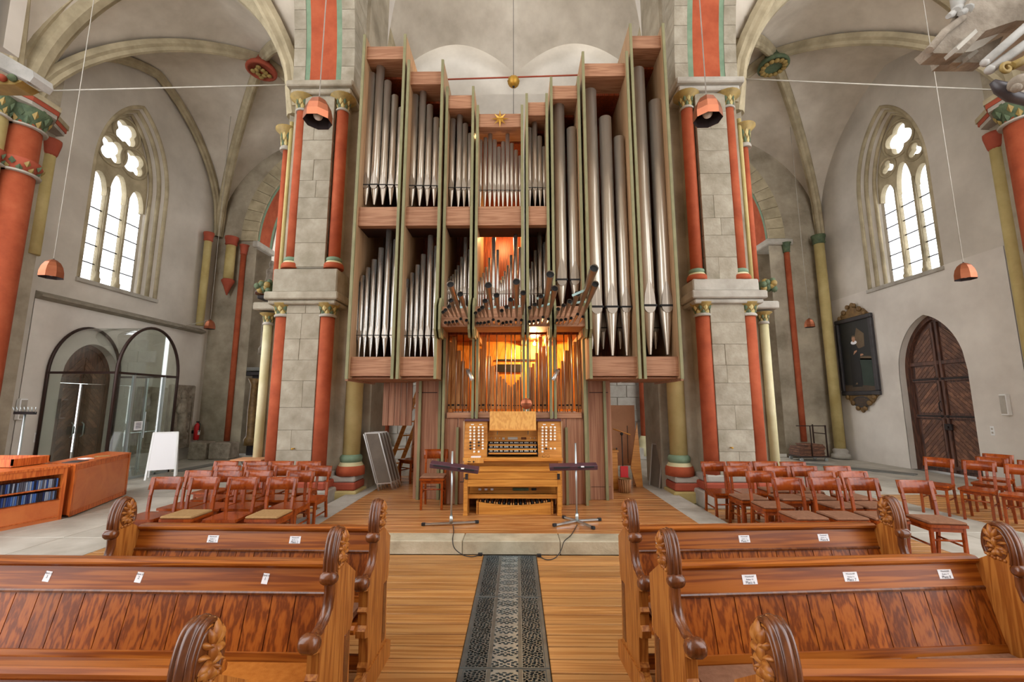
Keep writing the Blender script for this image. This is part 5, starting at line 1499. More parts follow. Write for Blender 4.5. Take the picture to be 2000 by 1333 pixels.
# right wall: arched double door with chevron boarding
o = DOOR_R; c = (o[0] + o[1]) / 2; XD = XW + .22
d = struct(empty('door_1', (XD, c, 0)), 'arched dark wooden double door with slanting boards, right wall')
put = lambda u, v, t: (XD + t, u, v)
ol = arch_outline(o, 36); inn = arch_outline((o[0] + .1, o[1] - .1, 0, o[3], o[4] - .12, o[5]), 36)
m = MB()
for k in range(len(ol) - 1):
    m.prism([ol[k], ol[k + 1], inn[k + 1], inn[k]], put, -.06, .08)
m.build('door_frame', 'door_wood', d)
top = lambda y, off=0.0: o[3] + (o[4] - .12 - o[3]) * parch((y - c) / ((o[1] - o[0]) / 2 - .1), o[5]) - off
for s, ya, yb in ((-1, o[0] + .11, c - .012), (1, c + .012, o[1] - .11)):
    n = 14; ys = [ya + (yb - ya) * i / n for i in range(n + 1)]
    leaf = MB(); leaf.prism([(ya, .02), (yb, .02)] + [(y, top(y)) for y in reversed(ys)], put, .02, .07); lf = leaf.build('door_leaf', 'door_wood', d)
    zs = [.12, 1.30, 1.44, 2.22, 2.34, 2.62, 2.76]
    panels = [(.16, 1.28), (1.46, 2.20), (2.34, 2.62)]
    for za, zb in panels:
        for q in diag([(ya + .12, za), (yb - .12, za), (yb - .12, zb), (ya + .12, zb)], s, .085):
            m = MB(); m.prism(q, put, .002, .022); m.build('slanting_board', 'door_plank', lf)
    tp = [(ya + .12, 2.76), (yb - .12, 2.76)] + [(y, max(2.78, top(y, .14))) for y in reversed([ya + .12 + (yb - ya - .24) * i / 10 for i in range(11)])]
    for q in diag(tp, s, .085):
        m = MB(); m.prism(q, put, .002, .022); m.build('slanting_board', 'door_plank', lf)
    for za in (.10, 1.32, 2.24, 2.66):
        m = MB(); m.box((XD - .02, ya, za), (XD + .022, yb, za + .09), .004); m.build('cross_rail', 'door_wood', lf)
    for za in (1.34, 2.26):
        m = MB(); m.box((XD - .03, ya + .02, za + .02), (XD - .018, yb - .04, za + .06), .003); m.ball((XD - .03, yb - .06 if s < 0 else ya + .06, za + .04), .035, 8, 5); m.build('strap_hinge', 'iron', lf)
    yl = yb - .05 if s < 0 else ya + .05
    m = MB(); m.box((XD - .03, min(yl - .03, yl + .03), .05), (XD + .022, max(yl - .03, yl + .03), top(yl, .05)), .005); m.build('meeting_stile', 'door_wood', lf)
m = MB(); m.box((XD - .07, c - .16, 1.05), (XD - .01, c + .02, 1.2), .008); m.cyl((XD - .07, c - .07, 1.12), (XD - .1, c - .07, 1.12), .03, None, 10); m.build('box_lock', 'iron', d)
m = MB(); m.tube([(XD - .04, c + .05, 1.75), (XD - .09, c + .05, 1.70), (XD - .09, c + .05, 1.55), (XD - .04, c + .05, 1.5)], .012, 6); m.build('door_handle', 'iron', d)
# left wall: round arched door behind the glass porch, one leaf ajar
o = DOOR_L; c = (o[0] + o[1]) / 2; XD = -XW - .25
d = struct(empty('door_2', (XD, c, 0)), 'round arched dark brown door behind the glass porch, left wall')
put = lambda u, v, t: (XD + t, u, v)
ol = arch_outline(o, 30); inn = arch_outline((o[0] + .1, o[1] - .1, 0, o[3], o[4] - .1, o[5]), 30)
m = MB()
for k in range(len(ol) - 1): m.prism([ol[k], ol[k + 1], inn[k + 1], inn[k]], put, -.06, .06)
m.build('door_frame', 'door_wood', d)
fan = [(o[0] + .1, o[3]), (o[1] - .1, o[3])] + [p for p in arch_outline((o[0] + .1, o[1] - .1, o[3], o[3], o[4] - .1, o[5]), 20)][1:-1]
m = MB(); m.prism(fan, put, -.02, .03); fp = m.build('tympanum', 'door_wood', d)
for s in (-1, 1):
    tri = [(c + s * .03, o[3] + .06), (c + s * .48, o[3] + .06), (c + s * .03, o[3] + .55)]
    for q in diag(tri, s, .09):
        m = MB(); m.prism(q, put, .03, .045); m.build('slanting_board', 'door_plank', fp)
m = MB(); m.box((XD - .03, o[0] + .1, o[3] - .08), (XD + .06, o[1] - .1, o[3] + .03), .006); m.build('transom', 'door_wood', d)
for s, ya, yb in ((-1, o[0] + .19, c - .035), (1, c + .035, o[1] - .1)):
    m = MB(); m.box((XD, ya, .02), (XD + .045, yb, o[3] - .09), .004); lf = m.build('door_leaf', 'door_wood', d)
    for za, zb in ((.15, .95), (1.1, 2.05)):
        for q in diag([(ya + .08, za), (yb - .08, za), (yb - .08, zb), (ya + .08, zb)], s, .09):
            m = MB(); m.prism(q, put, .045, .06); m.build('slanting_board', 'door_plank', lf)
    m = MB(); yy = yb - .09 if s < 0 else ya + .09; m.tube([(XD + .05, yy, 1.25), (XD + .11, yy, 1.2), (XD + .11, yy, .95), (XD + .05, yy, .9)], .013, 6); m.build('door_handle', 'steel', lf)
    m = MB(); m.box((XD + .05, yy - .09, .98), (XD + .075, yy + .09, 1.16), .01); m.build('box_lock', 'iron', lf)

# ================================================================ glass porch
VX, VY0, VY1, VZ = -8.72, 9.38, 11.1, 2.36
po = thing('glass_porch', (-9.5, 10.2, 0), 'glass entrance porch with dark metal arches against the left wall', 'porch')
vc, vr = (VY0 + VY1) / 2, (VY1 - VY0) / 2
def arc(x, n=24): return [(x, VY0, 0)] + [(x, vc - vr * math.cos(PI * i / n), VZ + 1.12 * math.sin(PI * i / n)) for i in range(n + 1)] + [(x, VY1, 0)]
for x in (VX, -XW + .06):
    MB().tube(arc(x), .034, 8).build('arch_frame', 'bronze_frame', po)
for a, b in (((VX, VY0, VZ), (VX, VY1, VZ)), ((VX, VY0, VZ), (-XW + .06, VY0, VZ)), ((VX, VY1, VZ), (-XW + .06, VY1, VZ)), ((VX, VY0 + .45, 0), (VX, VY0 + .45, VZ)), ((VX, VY1 - .42, 0), (VX, VY1 - .42, VZ)), ((VX, VY0, .03), (VX, VY1, .03)), ((VX, VY0, .03), (-XW + .06, VY0, .03)), ((-9.5, VY1, 0), (-9.5, VY1, VZ))):
    MB().beam(a, b, .05, .05).build('frame_bar', 'bronze_frame' if a[2] > 1 and b[2] > 1 else 'steel', po)
A = arc(VX, 24)[1:-1]; Bq = arc(-XW + .06, 24)[1:-1]
for k in range(4):
    m = MB(); m.strip(A[k * 6:k * 6 + 7], Bq[k * 6:k * 6 + 7]); m.build('roof_pane', 'glass', po)
for ya, yb in ((VY0 + .03, VY0 + .43), (VY0 + .47, VY0 + .86), (VY0 + .87, VY1 - .44), (VY1 - .40, VY1 - .03)):
    m = MB(); m.box((VX - .004, ya, .06), (VX + .004, yb, VZ - .03)); m.build('front_pane', 'glass', po)
m = MB(); m.prism([(y, z) for _, y, z in A], lambda u, v, t: (VX + t, u, v), -.003, .003); m.build('lunette_pane', 'glass', po)
for yy in (VY0, VY1):
    for xa, xb in ((-XW + .1, -9.52), (-9.48, VX - .03)):
        m = MB(); m.box((xa, yy - .004, .06), (xb, yy + .004, VZ - .03)); m.build('side_pane', 'glass', po)
m = MB(); m.box((VX - .01, vc - .02, .9), (VX + .03, vc, 1.5), .004); m.build('pull_handle', 'steel', po)
q = atX(271, 832, VX + .02)
m = MB(); m.box((VX + .008, q.y - .11, q.z - .1), (VX + .012, q.y + .11, q.z + .1)); nt = m.build('door_notice', 'paper', po)
for k in range(4):
    m = MB(); m.box((VX + .012, q.y - .07, q.z + .05 - k * .035), (VX + .014, q.y + .07, q.z + .065 - k * .035)); m.build('printed_line', 'ink', nt)

# A-board and little stand in front of the porch
c = atZ(300, 932, 0) + Vector((.3, -.15, 0))
ab = thing('sign_board', (c.x, c.y, 0), 'white A-frame poster board standing at the glass porch', 'sign')
ux = Vector((.55, -.83, 0)).normalized(); sd = Vector((.83, .55, 0)).normalized()
for s in (-1, 1):
    base = Vector((c.x, c.y, 0)) + ux * (s * .24); topp = Vector((c.x, c.y, 1.02)) + ux * (s * .03)
    m = MB()
    for k in (-1, 1): m.beam(base + sd * (k * .26), topp + sd * (k * .22), .035, .03)
    m.beam(topp - sd * .23, topp + sd * .23, .03, .035); m.build('frame_leg', 'white', ab)
    a0 = base + (topp - base) * .2; m = MB()
    for p0, p1 in ((a0, topp),): m.add([p0 - sd * .25, p0 + sd * .25, p1 + sd * .215, p1 - sd * .215, p0 - sd * .25 + ux * s * .012, p0 + sd * .25 + ux * s * .012, p1 + sd * .215 + ux * s * .012, p1 - sd * .215 + ux * s * .012], [(0, 1, 2, 3), (7, 6, 5, 4), (0, 4, 5, 1), (1, 5, 6, 2), (2, 6, 7, 3), (3, 7, 4, 0)])
    m.build('poster', 'paper', ab)
c = atZ(262, 930, 0)
ts = thing('wire_stand', (c.x, c.y, 0), 'thin silver wire stand left of the white poster board', 'stand')
m = MB(); m.cyl((c.x, c.y, .02), (c.x, c.y, 1.02), .008, None, 8)
for k in range(3): m.cyl((c.x, c.y, .2), (c.x + .22 * math.cos(k * 2.1), c.y + .22 * math.sin(k * 2.1), .01), .006, None, 6)
m.build('tripod', 'steel', ts)
m = MB(); m.beam((c.x - .12, c.y - .1, 1.0), (c.x + .3, c.y + .12, 1.04), .02, .012); m.build('crossbar', 'steel', ts)

# ================================================================ shop counter with compact discs
def unit(A, d, L, dep, h, label, shelf):
    d = Vector((*d, 0)).normalized(); n = Vector((-abs(d.y), d.x if d.y > 0 else -d.x, 0)); n = Vector((-abs(d.y), (d.x if d.y > 0 else -d.x), 0)).normalized()
    if dep == .621: n = Vector((-.96, .28, 0)).normalized()
    t = thing('shop_counter', Vector((*A, 0)) + n * dep / 2 + d * L / 2, label, 'counter')
    P = lambda u, v, z: Vector((*A, 0)) + d * u + n * v + Vector((0, 0, z))
    def pb3(u0, u1, v0, v1, z0, z1, nm, mt, par=t):
        m = MB(); m.add([P(u0, v0, z0), P(u1, v0, z0), P(u1, v1, z0), P(u0, v1, z0), P(u0, v0, z1), P(u1, v0, z1), P(u1, v1, z1), P(u0, v1, z1)], [(0, 3, 2, 1), (4, 5, 6, 7), (0, 1, 5, 4), (1, 2, 6, 5), (2, 3, 7, 6), (3, 0, 4, 7)])
        return m.build(nm, mt, par)
    pb3(-.01, L + .01, -.02, dep + .02, h - .03, h, 'worktop', 'counter_wood')
    if shelf:
        pb3(0, .05, 0, dep, 0, h - .03, 'side_panel', 'counter_wood'); pb3(L - .05, L, 0, dep, 0, h - .03, 'side_panel', 'counter_wood')
        pb3(.05, L - .05, dep - .03, dep, 0, h - .03, 'back_panel', 'counter_wood')
        pb3(.05, L - .05, 0, .02, 0, .30, 'front_panel', 'counter_knot'); pb3(.05, L - .05, 0, .03, h - .12, h - .03, 'fascia', 'counter_wood')
        pb3(.05, L - .05, -.012, .004, .05, .06, 'panel_edge', 'counter_wood')
        for z in (.30, .475): pb3(.05, L - .05, 0.0, dep - .03, z - .015, z, 'shelf', 'counter_wood')
    else:
        pb3(.0, L, 0, dep, .04, h - .03, 'carcass', 'counter_wood'); pb3(.06, L - .06, -.012, 0, .08, h - .09, 'knotty_panel', 'counter_knot')
        pb3(.0, .06, -.02, 0, .02, h - .03, 'stile', 'counter_wood'); pb3(L - .06, L, -.02, 0, .02, h - .03, 'stile', 'counter_wood'); pb3(0, L, -.02, 0, .02, .09, 'plinth', 'counter_wood')
    return t, P
c1, P1 = unit((-6.74, 6.66), (-.28, -.96), 1.7, .62, .78, 'shop counter shelf unit holding compact discs, left edge', True)
c2, P2 = unit((-6.70, 6.72), (-.344, .939), 1.72, .621, .78, 'shop counter unit with a plain knotty wood front panel', False)
cdm = []
CDN = ('dark blue', 'bright blue', 'pale grey-blue', 'black', 'silver', 'navy', 'grey')
for k, col in enumerate(((38, 62, 120), (60, 96, 160), (96, 116, 150), (30, 32, 46), (140, 148, 164), (26, 40, 84), (80, 80, 92))):
    mat('cd_%d' % k, C(*col), rough=.2)
    cdm.append(MB().box((-.009, 0, 0), (.009, .12, .125), .001).mesh('compact_disc', 'cd_%d' % k))
ang = math.atan2(-.96, -.28)
random.seed(9)
ONES = 'zeroth first second third fourth fifth sixth seventh eighth ninth tenth eleventh twelfth thirteenth fourteenth fifteenth sixteenth seventeenth eighteenth nineteenth'.split()
def ordinal(n):
    if n < 20: return ONES[n]
    t, u = divmod(n, 10)
    return ('twentieth', 'thirtieth', 'fortieth')[t - 2] if u == 0 else ('twenty', 'thirty', 'forty')[t - 2] + '-' + ONES[u]
for row, z in enumerate((.30, .475)):
    u = .09; i = 0
    while u < .86:
        k = random.randrange(7); i += 1
        o_ = bpy.data.objects.new('compact_disc', cdm[k]); COL.objects.link(o_)
        p = P1(u, .03, z + .0005); o_.location = p; o_.rotation_euler = (0, random.uniform(-.015, .015), ang + PI)
        tag(o_, '%s disc case, %s from the right on the %s counter shelf' % (CDN[k], ordinal(i), 'lower' if row == 0 else 'upper'), 'disc', 'compact discs on the %s shelf' % ('lower' if row == 0 else 'upper'))
        u += .0225
# raised back ledge, leaflets
m = MB(); a = P1(.0, .62, 0); 
bx_ = thing('display_box', (a.x - .25, a.y, .78), 'low wooden box standing on the counter at the left edge', 'box')
m = MB(); 
for (x0, y0, z0, x1, y1, z1) in ((a.x - .9, a.y - .5, .79, a.x + .1, a.y + .02, .81), (a.x - .9, a.y - .5, .81, a.x + .1, a.y - .48, .90), (a.x + .08, a.y - .5, .81, a.x + .1, a.y + .02, .90), (a.x - .9, a.y, .81, a.x + .1, a.y + .02, .90)): m.box((x0, y0, z0), (x1, y1, z1))
m.build('box_walls', 'counter_wood', bx_)
for k, (u, v, w_, l_, mt, lab) in enumerate(((.25, .22, .2, .28, 'marble_dark', 'dark open brochure lying on the shop counter top'), (.62, .3, .12, .2, 'paper', 'white leaflet lying on the shop counter top'), (1.0, .2, .15, .2, 'cushion_tan', 'brown leaflet near the far end of the shop counter'))):
    p = P2(u, v, .781); m = MB(); m.obox((p.x, p.y, .785), (w_, l_, .008), Matrix.Rotation(.3 + k, 3, 'Z')); tag(m.build('leaflet', mt), lab, 'leaflet')

# ================================================================ things on and along the left wall
def relief(y0, y1, z0, z1, label, seed):
    t = thing('stone_relief', (-XW + .05, (y0 + y1) / 2, z0), label, 'relief')
    m = MB(); m.box((-XW + .013, y0, z0), (-XW + .12, y1, z1), .015); m.box((-XW + .12, y0 + .02, z0 + .02), (-XW + .15, y0 + .09, z1 - .02)); m.box((-XW + .12, y1 - .09, z0 + .02), (-XW + .15, y1 - .02, z1 - .02)); m.box((-XW + .12, y0, z0), (-XW + .17, y1, z0 + .12), .01); m.build('slab', 'weathered', t)
    random.seed(seed); m = MB(); c_ = (y0 + y1) / 2; hh = z1 - z0
    m.ball((-XW + .13, c_, z0 + hh * .84), hh * .065, 10, 7, (.7, 1, 1.2))
    m.tube([(-XW + .13, c_, z0 + hh * .78), (-XW + .14, c_ - .02, z0 + hh * .6), (-XW + .14, c_ + .02, z0 + hh * .35), (-XW + .13, c_, z0 + hh * .15)], [.07, .15, .13, .17], 10, sx=1)
    for s in (-1, 1): m.tube([(-XW + .13, c_ + s * .12, z0 + hh * .7), (-XW + .16, c_ + s * .2, z0 + hh * .58), (-XW + .17, c_ + s * .05, z0 + hh * .52)], [.06, .05, .04], 8)
    for k in range(22): m.ball((-XW + .125, y0 + .12 + random.random() * (y1 - y0 - .24), z0 + .15 + random.random() * (hh - .25)), random.uniform(.03, .06), 6, 4, (.5, 1, 1))
    m.build('carved_figure', 'weathered', t)
relief(11.72, 12.62, .35, 2.15, 'weathered stone relief slab seen through the glass porch', 3)
relief(12.8, 13.72, .35, 2.25, 'weathered stone relief slab right of the glass porch', 8)
c = Vector((-XW + .16, 13.92, .55))
ex = thing('fire_extinguisher', c, 'red fire extinguisher on the left wall near the corner', 'extinguisher')
MB().lathe([(.06, 0), (.078, .02), (.078, .42), (.06, .48), (.025, .51), (.025, .54)], c, 14).build('cylinder', 'red_metal', ex)
m = MB(); m.box((c.x - .03, c.y - .02, c.z + .54), (c.x + .05, c.y + .02, c.z + .58)); m.tube([c + Vector((.03, 0, .55)), c + Vector((.1, -.02, .5)), c + Vector((.1, -.03, .25))], .012, 6); m.build('valve_hose', 'black', ex)
m = MB(); m.box((c.x + .07, c.y - .045, c.z + .16), (c.x + .079, c.y + .045, c.z + .3)); m.build('label_band', 'paper', ex)
m = MB(); m.box((-XW + .0, c.y - .03, c.z + .2), (c.x - .07, c.y + .03, c.z + .3)); m.build('wall_bracket', 'black', ex)
for s, px, py, lab in ((-1, 41, 800, 'white wall loudspeaker above the coat stand at the left'), (1, 1964, 791, 'white wall loudspeaker right of the old door')):
    q = atX(px, py, s * (XW - .06)); t = thing('wall_speaker', q, lab, 'loudspeaker')
    m = MB(); m.box((q.x - s * .05, q.y - .07, q.z - .22), (q.x + s * .045, q.y + .07, q.z + .22), .01); m.build('housing', 'white', t)
    m = MB(); m.box((q.x - s * .056, q.y - .055, q.z - .19), (q.x - s * .048, q.y + .055, q.z + .19)); m.build('grille', 'stone_pale', t)
for px, py, s, lab in ((71, 855, -1, 'small white socket plate on the wall left of the porch'), (1938, 842, 1, 'small white switch plate right of the old door')):
    q = atX(px, py, s * (XW - .02)); t = thing('socket_plate', q, lab, 'socket')
    m = MB(); m.box((q.x, q.y - .04, q.z - .1), (q.x + s * .01, q.y + .04, q.z + .1), .003); m.build('plate', 'white', t)
    m = MB(); m.box((q.x - s * .004, q.y - .018, q.z + .02), (q.x, q.y + .018, q.z + .06)); m.box((q.x - s * .004, q.y - .018, q.z - .06), (q.x, q.y + .018, q.z - .02)); m.build('insert', 'stone_pale', t)
# coat stand
cs = Vector((-9.1, 8.05, 0))
t = thing('coat_stand', cs, 'slim coat stand with dark hooks behind the counter, left edge', 'coat stand')
MB().cyl(cs, cs + Vector((0, 0, 1.5)), .02, None, 10).build('pole', 'steel', t)
MB().lathe([(.22, 0), (.22, .02), (.03, .05)], cs, 16).build('base', 'black', t)
m = MB(); m.beam(cs + Vector((-.3, .1, 1.52)), cs + Vector((.3, -.1, 1.52)), .05, .05)
m.build('crossbar', 'black', t)
for k in range(7):
    q = cs + Vector((-.3 + .1 * k, .1 - .033 * k, 1.53)); MB().tube([q, q + Vector((-.03 + .01 * k, -.03, .1))], .006, 6).build('hook', 'steel', t)
# old stones in the left corner
for k, (x0, x1, y0, h_, lab) in enumerate(((-10.0, -9.45, 13.4, .52, 'rough stone block lying in the left rear corner, nearer the wall'), (-9.4, -8.75, 13.45, .50, 'rough stone block lying in the left rear corner, nearer the shaft'))):
    random.seed(k); m = MB(); m.box((x0, y0, 0), (x1, y0 + .5, h_), .04)
    m.v = [(x + random.uniform(-.02, .02), y + random.uniform(-.02, .02), z + (random.uniform(-.02, .02) if z > .05 else 0)) for x, y, z in m.v]
    tag(m.build('stone_block', 'weathered'), lab, 'stone')
# small table behind the chairs
c = Vector((-4.62, 7.75, 0)); t = thing('folding_table', c, 'small tan folding table behind the left chairs', 'table')
m = MB(); m.box((c.x - .27, c.y - .2, .72), (c.x + .27, c.y + .2, .745), .008); m.build('tabletop', 'mdf', t)
for s in (-1, 1):
    for k in (-1, 1): MB().cyl((c.x + s * .22, c.y + k * .15, 0), (c.x - s * .1, c.y + k * .15, .72), .012, None, 8).build('leg', 'steel', t)
# dark carved altar behind the left arch
e = Vector((-7.92, 14.42, 0)); t = thing('carved_altar', e, 'tall dark carved altar with gilt figures behind the left pier', 'altar')
m = MB(); m.box((e.x - .9, e.y, 0), (e.x + 1.2, e.y + .3, 2.7)); m.box((e.x - .6, e.y, 2.7), (e.x + 1.2, e.y + .3, 5.4)); m.build('backboard', 'marble_dark', t)
for z, w_, mt in ((2.6, 1.15, 'frame_black'), (2.75, 1.2, 'slab_dark'), (5.2, .85, 'marble_dark'), (5.35, .95, 'pew_dark')):
    m = MB(); m.box((e.x - w_, e.y - .2, z), (e.x + 1.2, e.y + .3, z + .12), .02); m.build('cornice', mt, t)
for x, z0, z1, r, mt in ((-.72, .35, 2.5, .13, 'frame_gold'), (-.3, .3, 1.9, .1, 'gold_paint'), (-.1, .3, 1.9, .09, 'frame_gold'), (-.5, 3.3, 5.0, .12, 'weathered')):
    MB().lathe([(r * 1.5, z0), (r * 1.5, z0 + .2), (r, z0 + .3), (r * 1.15, (z0 + z1) / 2), (r * .9, z1 - .2), (r * 1.6, z1)], (e.x + x, e.y - .12, 0), 12).build('column', mt, t)
MB().tube([(e.x + .55 - .6 * math.cos(PI * i / 12), e.y - .1, 1.9 + .6 * math.sin(PI * i / 12)) for i in range(13)], .09, 8).build('arch_moulding', 'gold_paint', t)
for x, z in ((0, 3.5), (0, 4.1), (0, 4.7), (-.3, 2.95)):
    m = MB(); m.ball((e.x + x, e.y - .08, z), .17, 10, 6, (1, .6, 1)); m.ball((e.x + x, e.y - .18, z), .1, 8, 5); m.build('cartouche', 'weathered', t)
for x, z, h_ in ((-.55, 5.47, 1.1), (.1, 5.47, .8)):
    m = MB(); m.lathe([(.17, 0), (.2, h_ * .2), (.13, h_ * .5), (.16, h_ * .68), (.06, h_ * .78), (.09, h_ * .88), (.05, h_)], (e.x + x, e.y, z), 10); m.build('statue', 'weathered', t)

# ================================================================ right wall: portrait, trolley
X0 = XW - .012
t = thing('framed_portrait', (X0, 13.18, 1.45), 'large framed dark portrait of a standing person in black robe', 'painting')
py0, py1, pz0, pz1 = 12.46, 13.90, 1.93, 4.30
m = MB()
for (a, b, c_, d_) in ((py0, py1, pz0, pz0 + .13), (py0, py1, pz1 - .13, pz1), (py0, py0 + .13, pz0 + .13, pz1 - .13), (py1 - .13, py1, pz0 + .13, pz1 - .13)): m.box((X0 - .10, a, c_), (X0, b, d_), .02)
m.build('frame', 'frame_black', t)
mat('canvas', C(22, 24, 24), C(40, 38, 34), 2, rough=.45); mat('robe', C(12, 12, 14), C(20, 18, 18), 3, rough=.5); mat('skin_paint', C(176, 130, 100), rough=.6); mat('green_cloth', C(30, 46, 38), C(44, 60, 48), 3, rough=.6); mat('sepia', C(92, 74, 52), C(110, 90, 64), 3, rough=.6); mat('floor_paint', C(84, 66, 46), C(60, 48, 36), 3, rough=.6)
m = MB(); m.box((X0 - .04, py0 + .12, pz0 + .12), (X0 - .02, py1 - .12, pz1 - .12)); cv = m.build('canvas', 'canvas', t)
U = lambda u: py1 - .13 - u * (py1 - py0 - .26); Vv = lambda v: pz0 + .13 + v * (pz1 - pz0 - .26)
def paint(pts, nm, mt, dep):
    m = MB(); m.prism([(U(u), Vv(v)) for u, v in pts], lambda a, b, q: (X0 - .04 - q, a, b), 0, dep); m.build(nm, mt, cv)
paint([(0, 0), (1, 0), (1, .07), (0, .09)], 'painted_floor', 'floor_paint', .002)
paint([(.48, .62), (.62, .60), (.78, .62), (.80, .80), (.58, .90), (.50, .78)], 'painted_house', 'sepia', .002)
paint([(.62, .08), (.95, .06), (.95, .44), (.60, .46)], 'painted_table', 'green_cloth', .003)
paint([(.60, .44), (.95, .42), (.95, .47), (.62, .49)], 'painted_cloth_top', 'sepia', .003)
paint([(.26, .06), (.58, .06), (.60, .3), (.55, .5), (.56, .62), (.5, .68), (.36, .69), (.30, .6), (.27, .4)], 'painted_robe', 'robe', .004)
paint([(.36 + .09 + .10 * math.cos(a), .695 + .028 * math.sin(a)) for a in [2 * PI * i / 16 for i in range(16)]], 'painted_ruff', 'paper', .005)
paint([(.45 + .055 * math.cos(a), .745 + .045 * math.sin(a)) for a in [2 * PI * i / 14 for i in range(14)]], 'painted_face', 'skin_paint', .006)
paint([(.45 + .055 * math.cos(a), .775 + .022 * math.sin(a)) for a in [PI * i / 8 for i in range(9)]], 'painted_hair', 'sepia', .007)
paint([(.40, .52), (.52, .56), (.53, .58), (.44, .57)], 'painted_hand', 'skin_paint', .007); paint([(.62, .49), (.72, .50), (.70, .52), (.63, .52)], 'painted_hand', 'skin_paint', .007)
paint([(.40, .12), (.44, .12), (.44, .095), (.36, .095)], 'painted_shoe', 'sepia', .006)
yc_ = (py0 + py1) / 2
def crest(zb, h_, w_, up, nm, mt):
    pts = []; n = 24
    for i in range(n + 1):
        tt = -1 + 2 * i / n; pr = (1 - abs(tt) ** 1.4) * (.82 + .18 * math.cos(tt * 9)) ; pts.append((yc_ + tt * w_, zb + up * h_ * max(.04, pr)))
    m = MB(); m.prism([(yc_ - w_, zb), ] + pts + [(yc_ + w_, zb)], lambda a, b, q: (X0 - q, a, b), 0, .05)
    for s_ in (-1, 1):
        for (du, dv, r) in ((.8, .12, .07), (.5, .45, .08), (.22, .75, .07)): m.lathe([(r, 0), (r, .04), (r * .5, .06), (.001, .05)], (X0 - .05, yc_ + s_ * w_ * du, zb + up * h_ * dv), 10, rot=Matrix.Rotation(-PI / 2, 3, 'Y'))
    return m.build(nm, mt, t)
crest(pz1 - .01, .46, .62, 1, 'carved_crest', 'frame_gold'); k_ = crest(pz0 + .01, .52, .62, -1, 'carved_cartouche', 'frame_gold')
m = MB(); m.prism([(yc_ + .33 * math.cos(2 * PI * i / 20), pz0 - .19 + .17 * math.sin(2 * PI * i / 20)) for i in range(20)], lambda a, b, q: (X0 - .05 - q, a, b), 0, .012); m.build('inscription_plate', 'frame_black', k_)
for k in range(6):
    hw_ = .26 * math.sqrt(max(.05, 1 - ((k - 2.5) / 3.2) ** 2)); z = pz0 - .09 - k * .04
    m = MB(); q = -hw_; random.seed(k)
    while q < hw_ - .04:
        L_ = random.uniform(.03, .07); m.box((X0 - .066, yc_ + q, z), (X0 - .061, yc_ + min(q + L_, hw_), z + .012)); q += L_ + .015
    m.build('inscription_line', 'frame_gold', k_)
# trolley with folded boards
e = Vector((8.75, 13.55, 0)); t = thing('board_trolley', e, 'red brown metal trolley on castors in the right rear corner', 'trolley')
m = MB()
m.box((e.x - .42, e.y - .3, .12), (e.x + .42, e.y + .3, .15)); m.build('deck', 'iron', t)
for x, y in ((.40, -.28), (.40, .28)): MB().beam(e + Vector((x, y, .13)), e + Vector((x, y, 1.05)), .03, .03).build('upright', 'bronze_frame', t)
m = MB(); m.beam(e + Vector((-.45, -.28, 1.03)), e + Vector((.42, -.28, 1.03)), .025, .025); m.beam(e + Vector((.4, -.28, .8)), e + Vector((.4, .28, .8)), .025, .025); m.beam(e + Vector((-.05, -.28, .15)), e + Vector((-.05, -.28, 1.03)), .025, .025); m.build('rail', 'bronze_frame', t)
for x in (-.36, .36):
    for y in (-.25, .25): MB().lathe([(.05, -.02), (.05, .02)], e + Vector((x, y, .052)), 12, rot=Matrix.Rotation(PI / 2, 3, 'X')).build('castor', 'steel', t)
random.seed(4)
names = 'lowest second third fourth fifth sixth seventh eighth ninth topmost'.split()
for k in range(10):
    w_ = .74 if k < 8 else .5; x = e.x - .02 + (0.1 if k >= 8 else 0) + random.uniform(-.03, .03)
    m = MB(); m.box((x - w_ / 2, e.y - .26, .15 + k * .034 + .001), (x + w_ / 2, e.y + .26, .15 + (k + 1) * .034 - .002), .004)
    tag(m.build('folded_board', 'door_plank'), '%s brown board of the pile on the corner trolley' % names[k], 'board', 'boards stacked on the trolley')
# bench seat slab leaning shadow panel at the wall: pale cupboard door
# ================================================================ pendant lamps
def pendant(px, py, Y, dia, zc_, label, tether=None):
    q = atY(px, py, Y); r = dia / 2
    t = thing('pendant_lamp', q, label, 'lamp', 'copper pendant lamps')
    m = MB(); pr = [(r, -r * .95), (r * .99, -r * .4), (r * .86, r * .15), (r * .62, r * .6), (r * .3, r * .88), (r * .08, r * .98)]
    m.lathe(pr, q, 8, sm=False, caps=False, ph=PI / 8); m.k = 1
    m.lathe([(a * .97, b) for a, b in pr], q, 8, sm=False, caps=False, ph=PI / 8); m.build('shade', ['copper', 'lamp_inside'], t)
    MB().ball(q + Vector((0, 0, -r * .45)), r * .34, 12, 8).build('bulb', 'bulb_off', t)
    MB().lathe([(r * .16, 0), (r * .16, r * .9), (r * .1, r * 1.05), (.01, r * 1.2)], q + Vector((0, 0, -r * .15)), 10).build('socket', 'iron', t)
    MB().cyl(q + Vector((0, 0, r)), (q.x, q.y, zc_), .006 if Y > 6 else .007, None, 6).build('flex', 'stone_pale', t)
    if tether:
        MB().cyl(q + Vector((0, 0, r * .9)), tether, .006, None, 6).build('tether', 'stone_pale', t)
pendant(622, 215, 4.5, .31, 13.6, 'copper pendant lamp hanging in front of the left pier')
pendant(1381, 211, 4.5, .31, 13.6, 'copper pendant lamp hanging in front of the right pier')
pendant(102, 525, 6.6, .31, 10.5, 'copper pendant lamp before the left window')
pendant(1884, 530, 7.0, .29, 10.5, 'copper pendant lamp before the right window')
pendant(410, 634, 12.5, .29, 10.78, 'small copper pendant lamp above the left corner', Vector((-XW + .1, 12.6, 3.9)))
pendant(1581, 631, 13.0, .28, 10.75, 'small copper pendant lamp above the right corner')

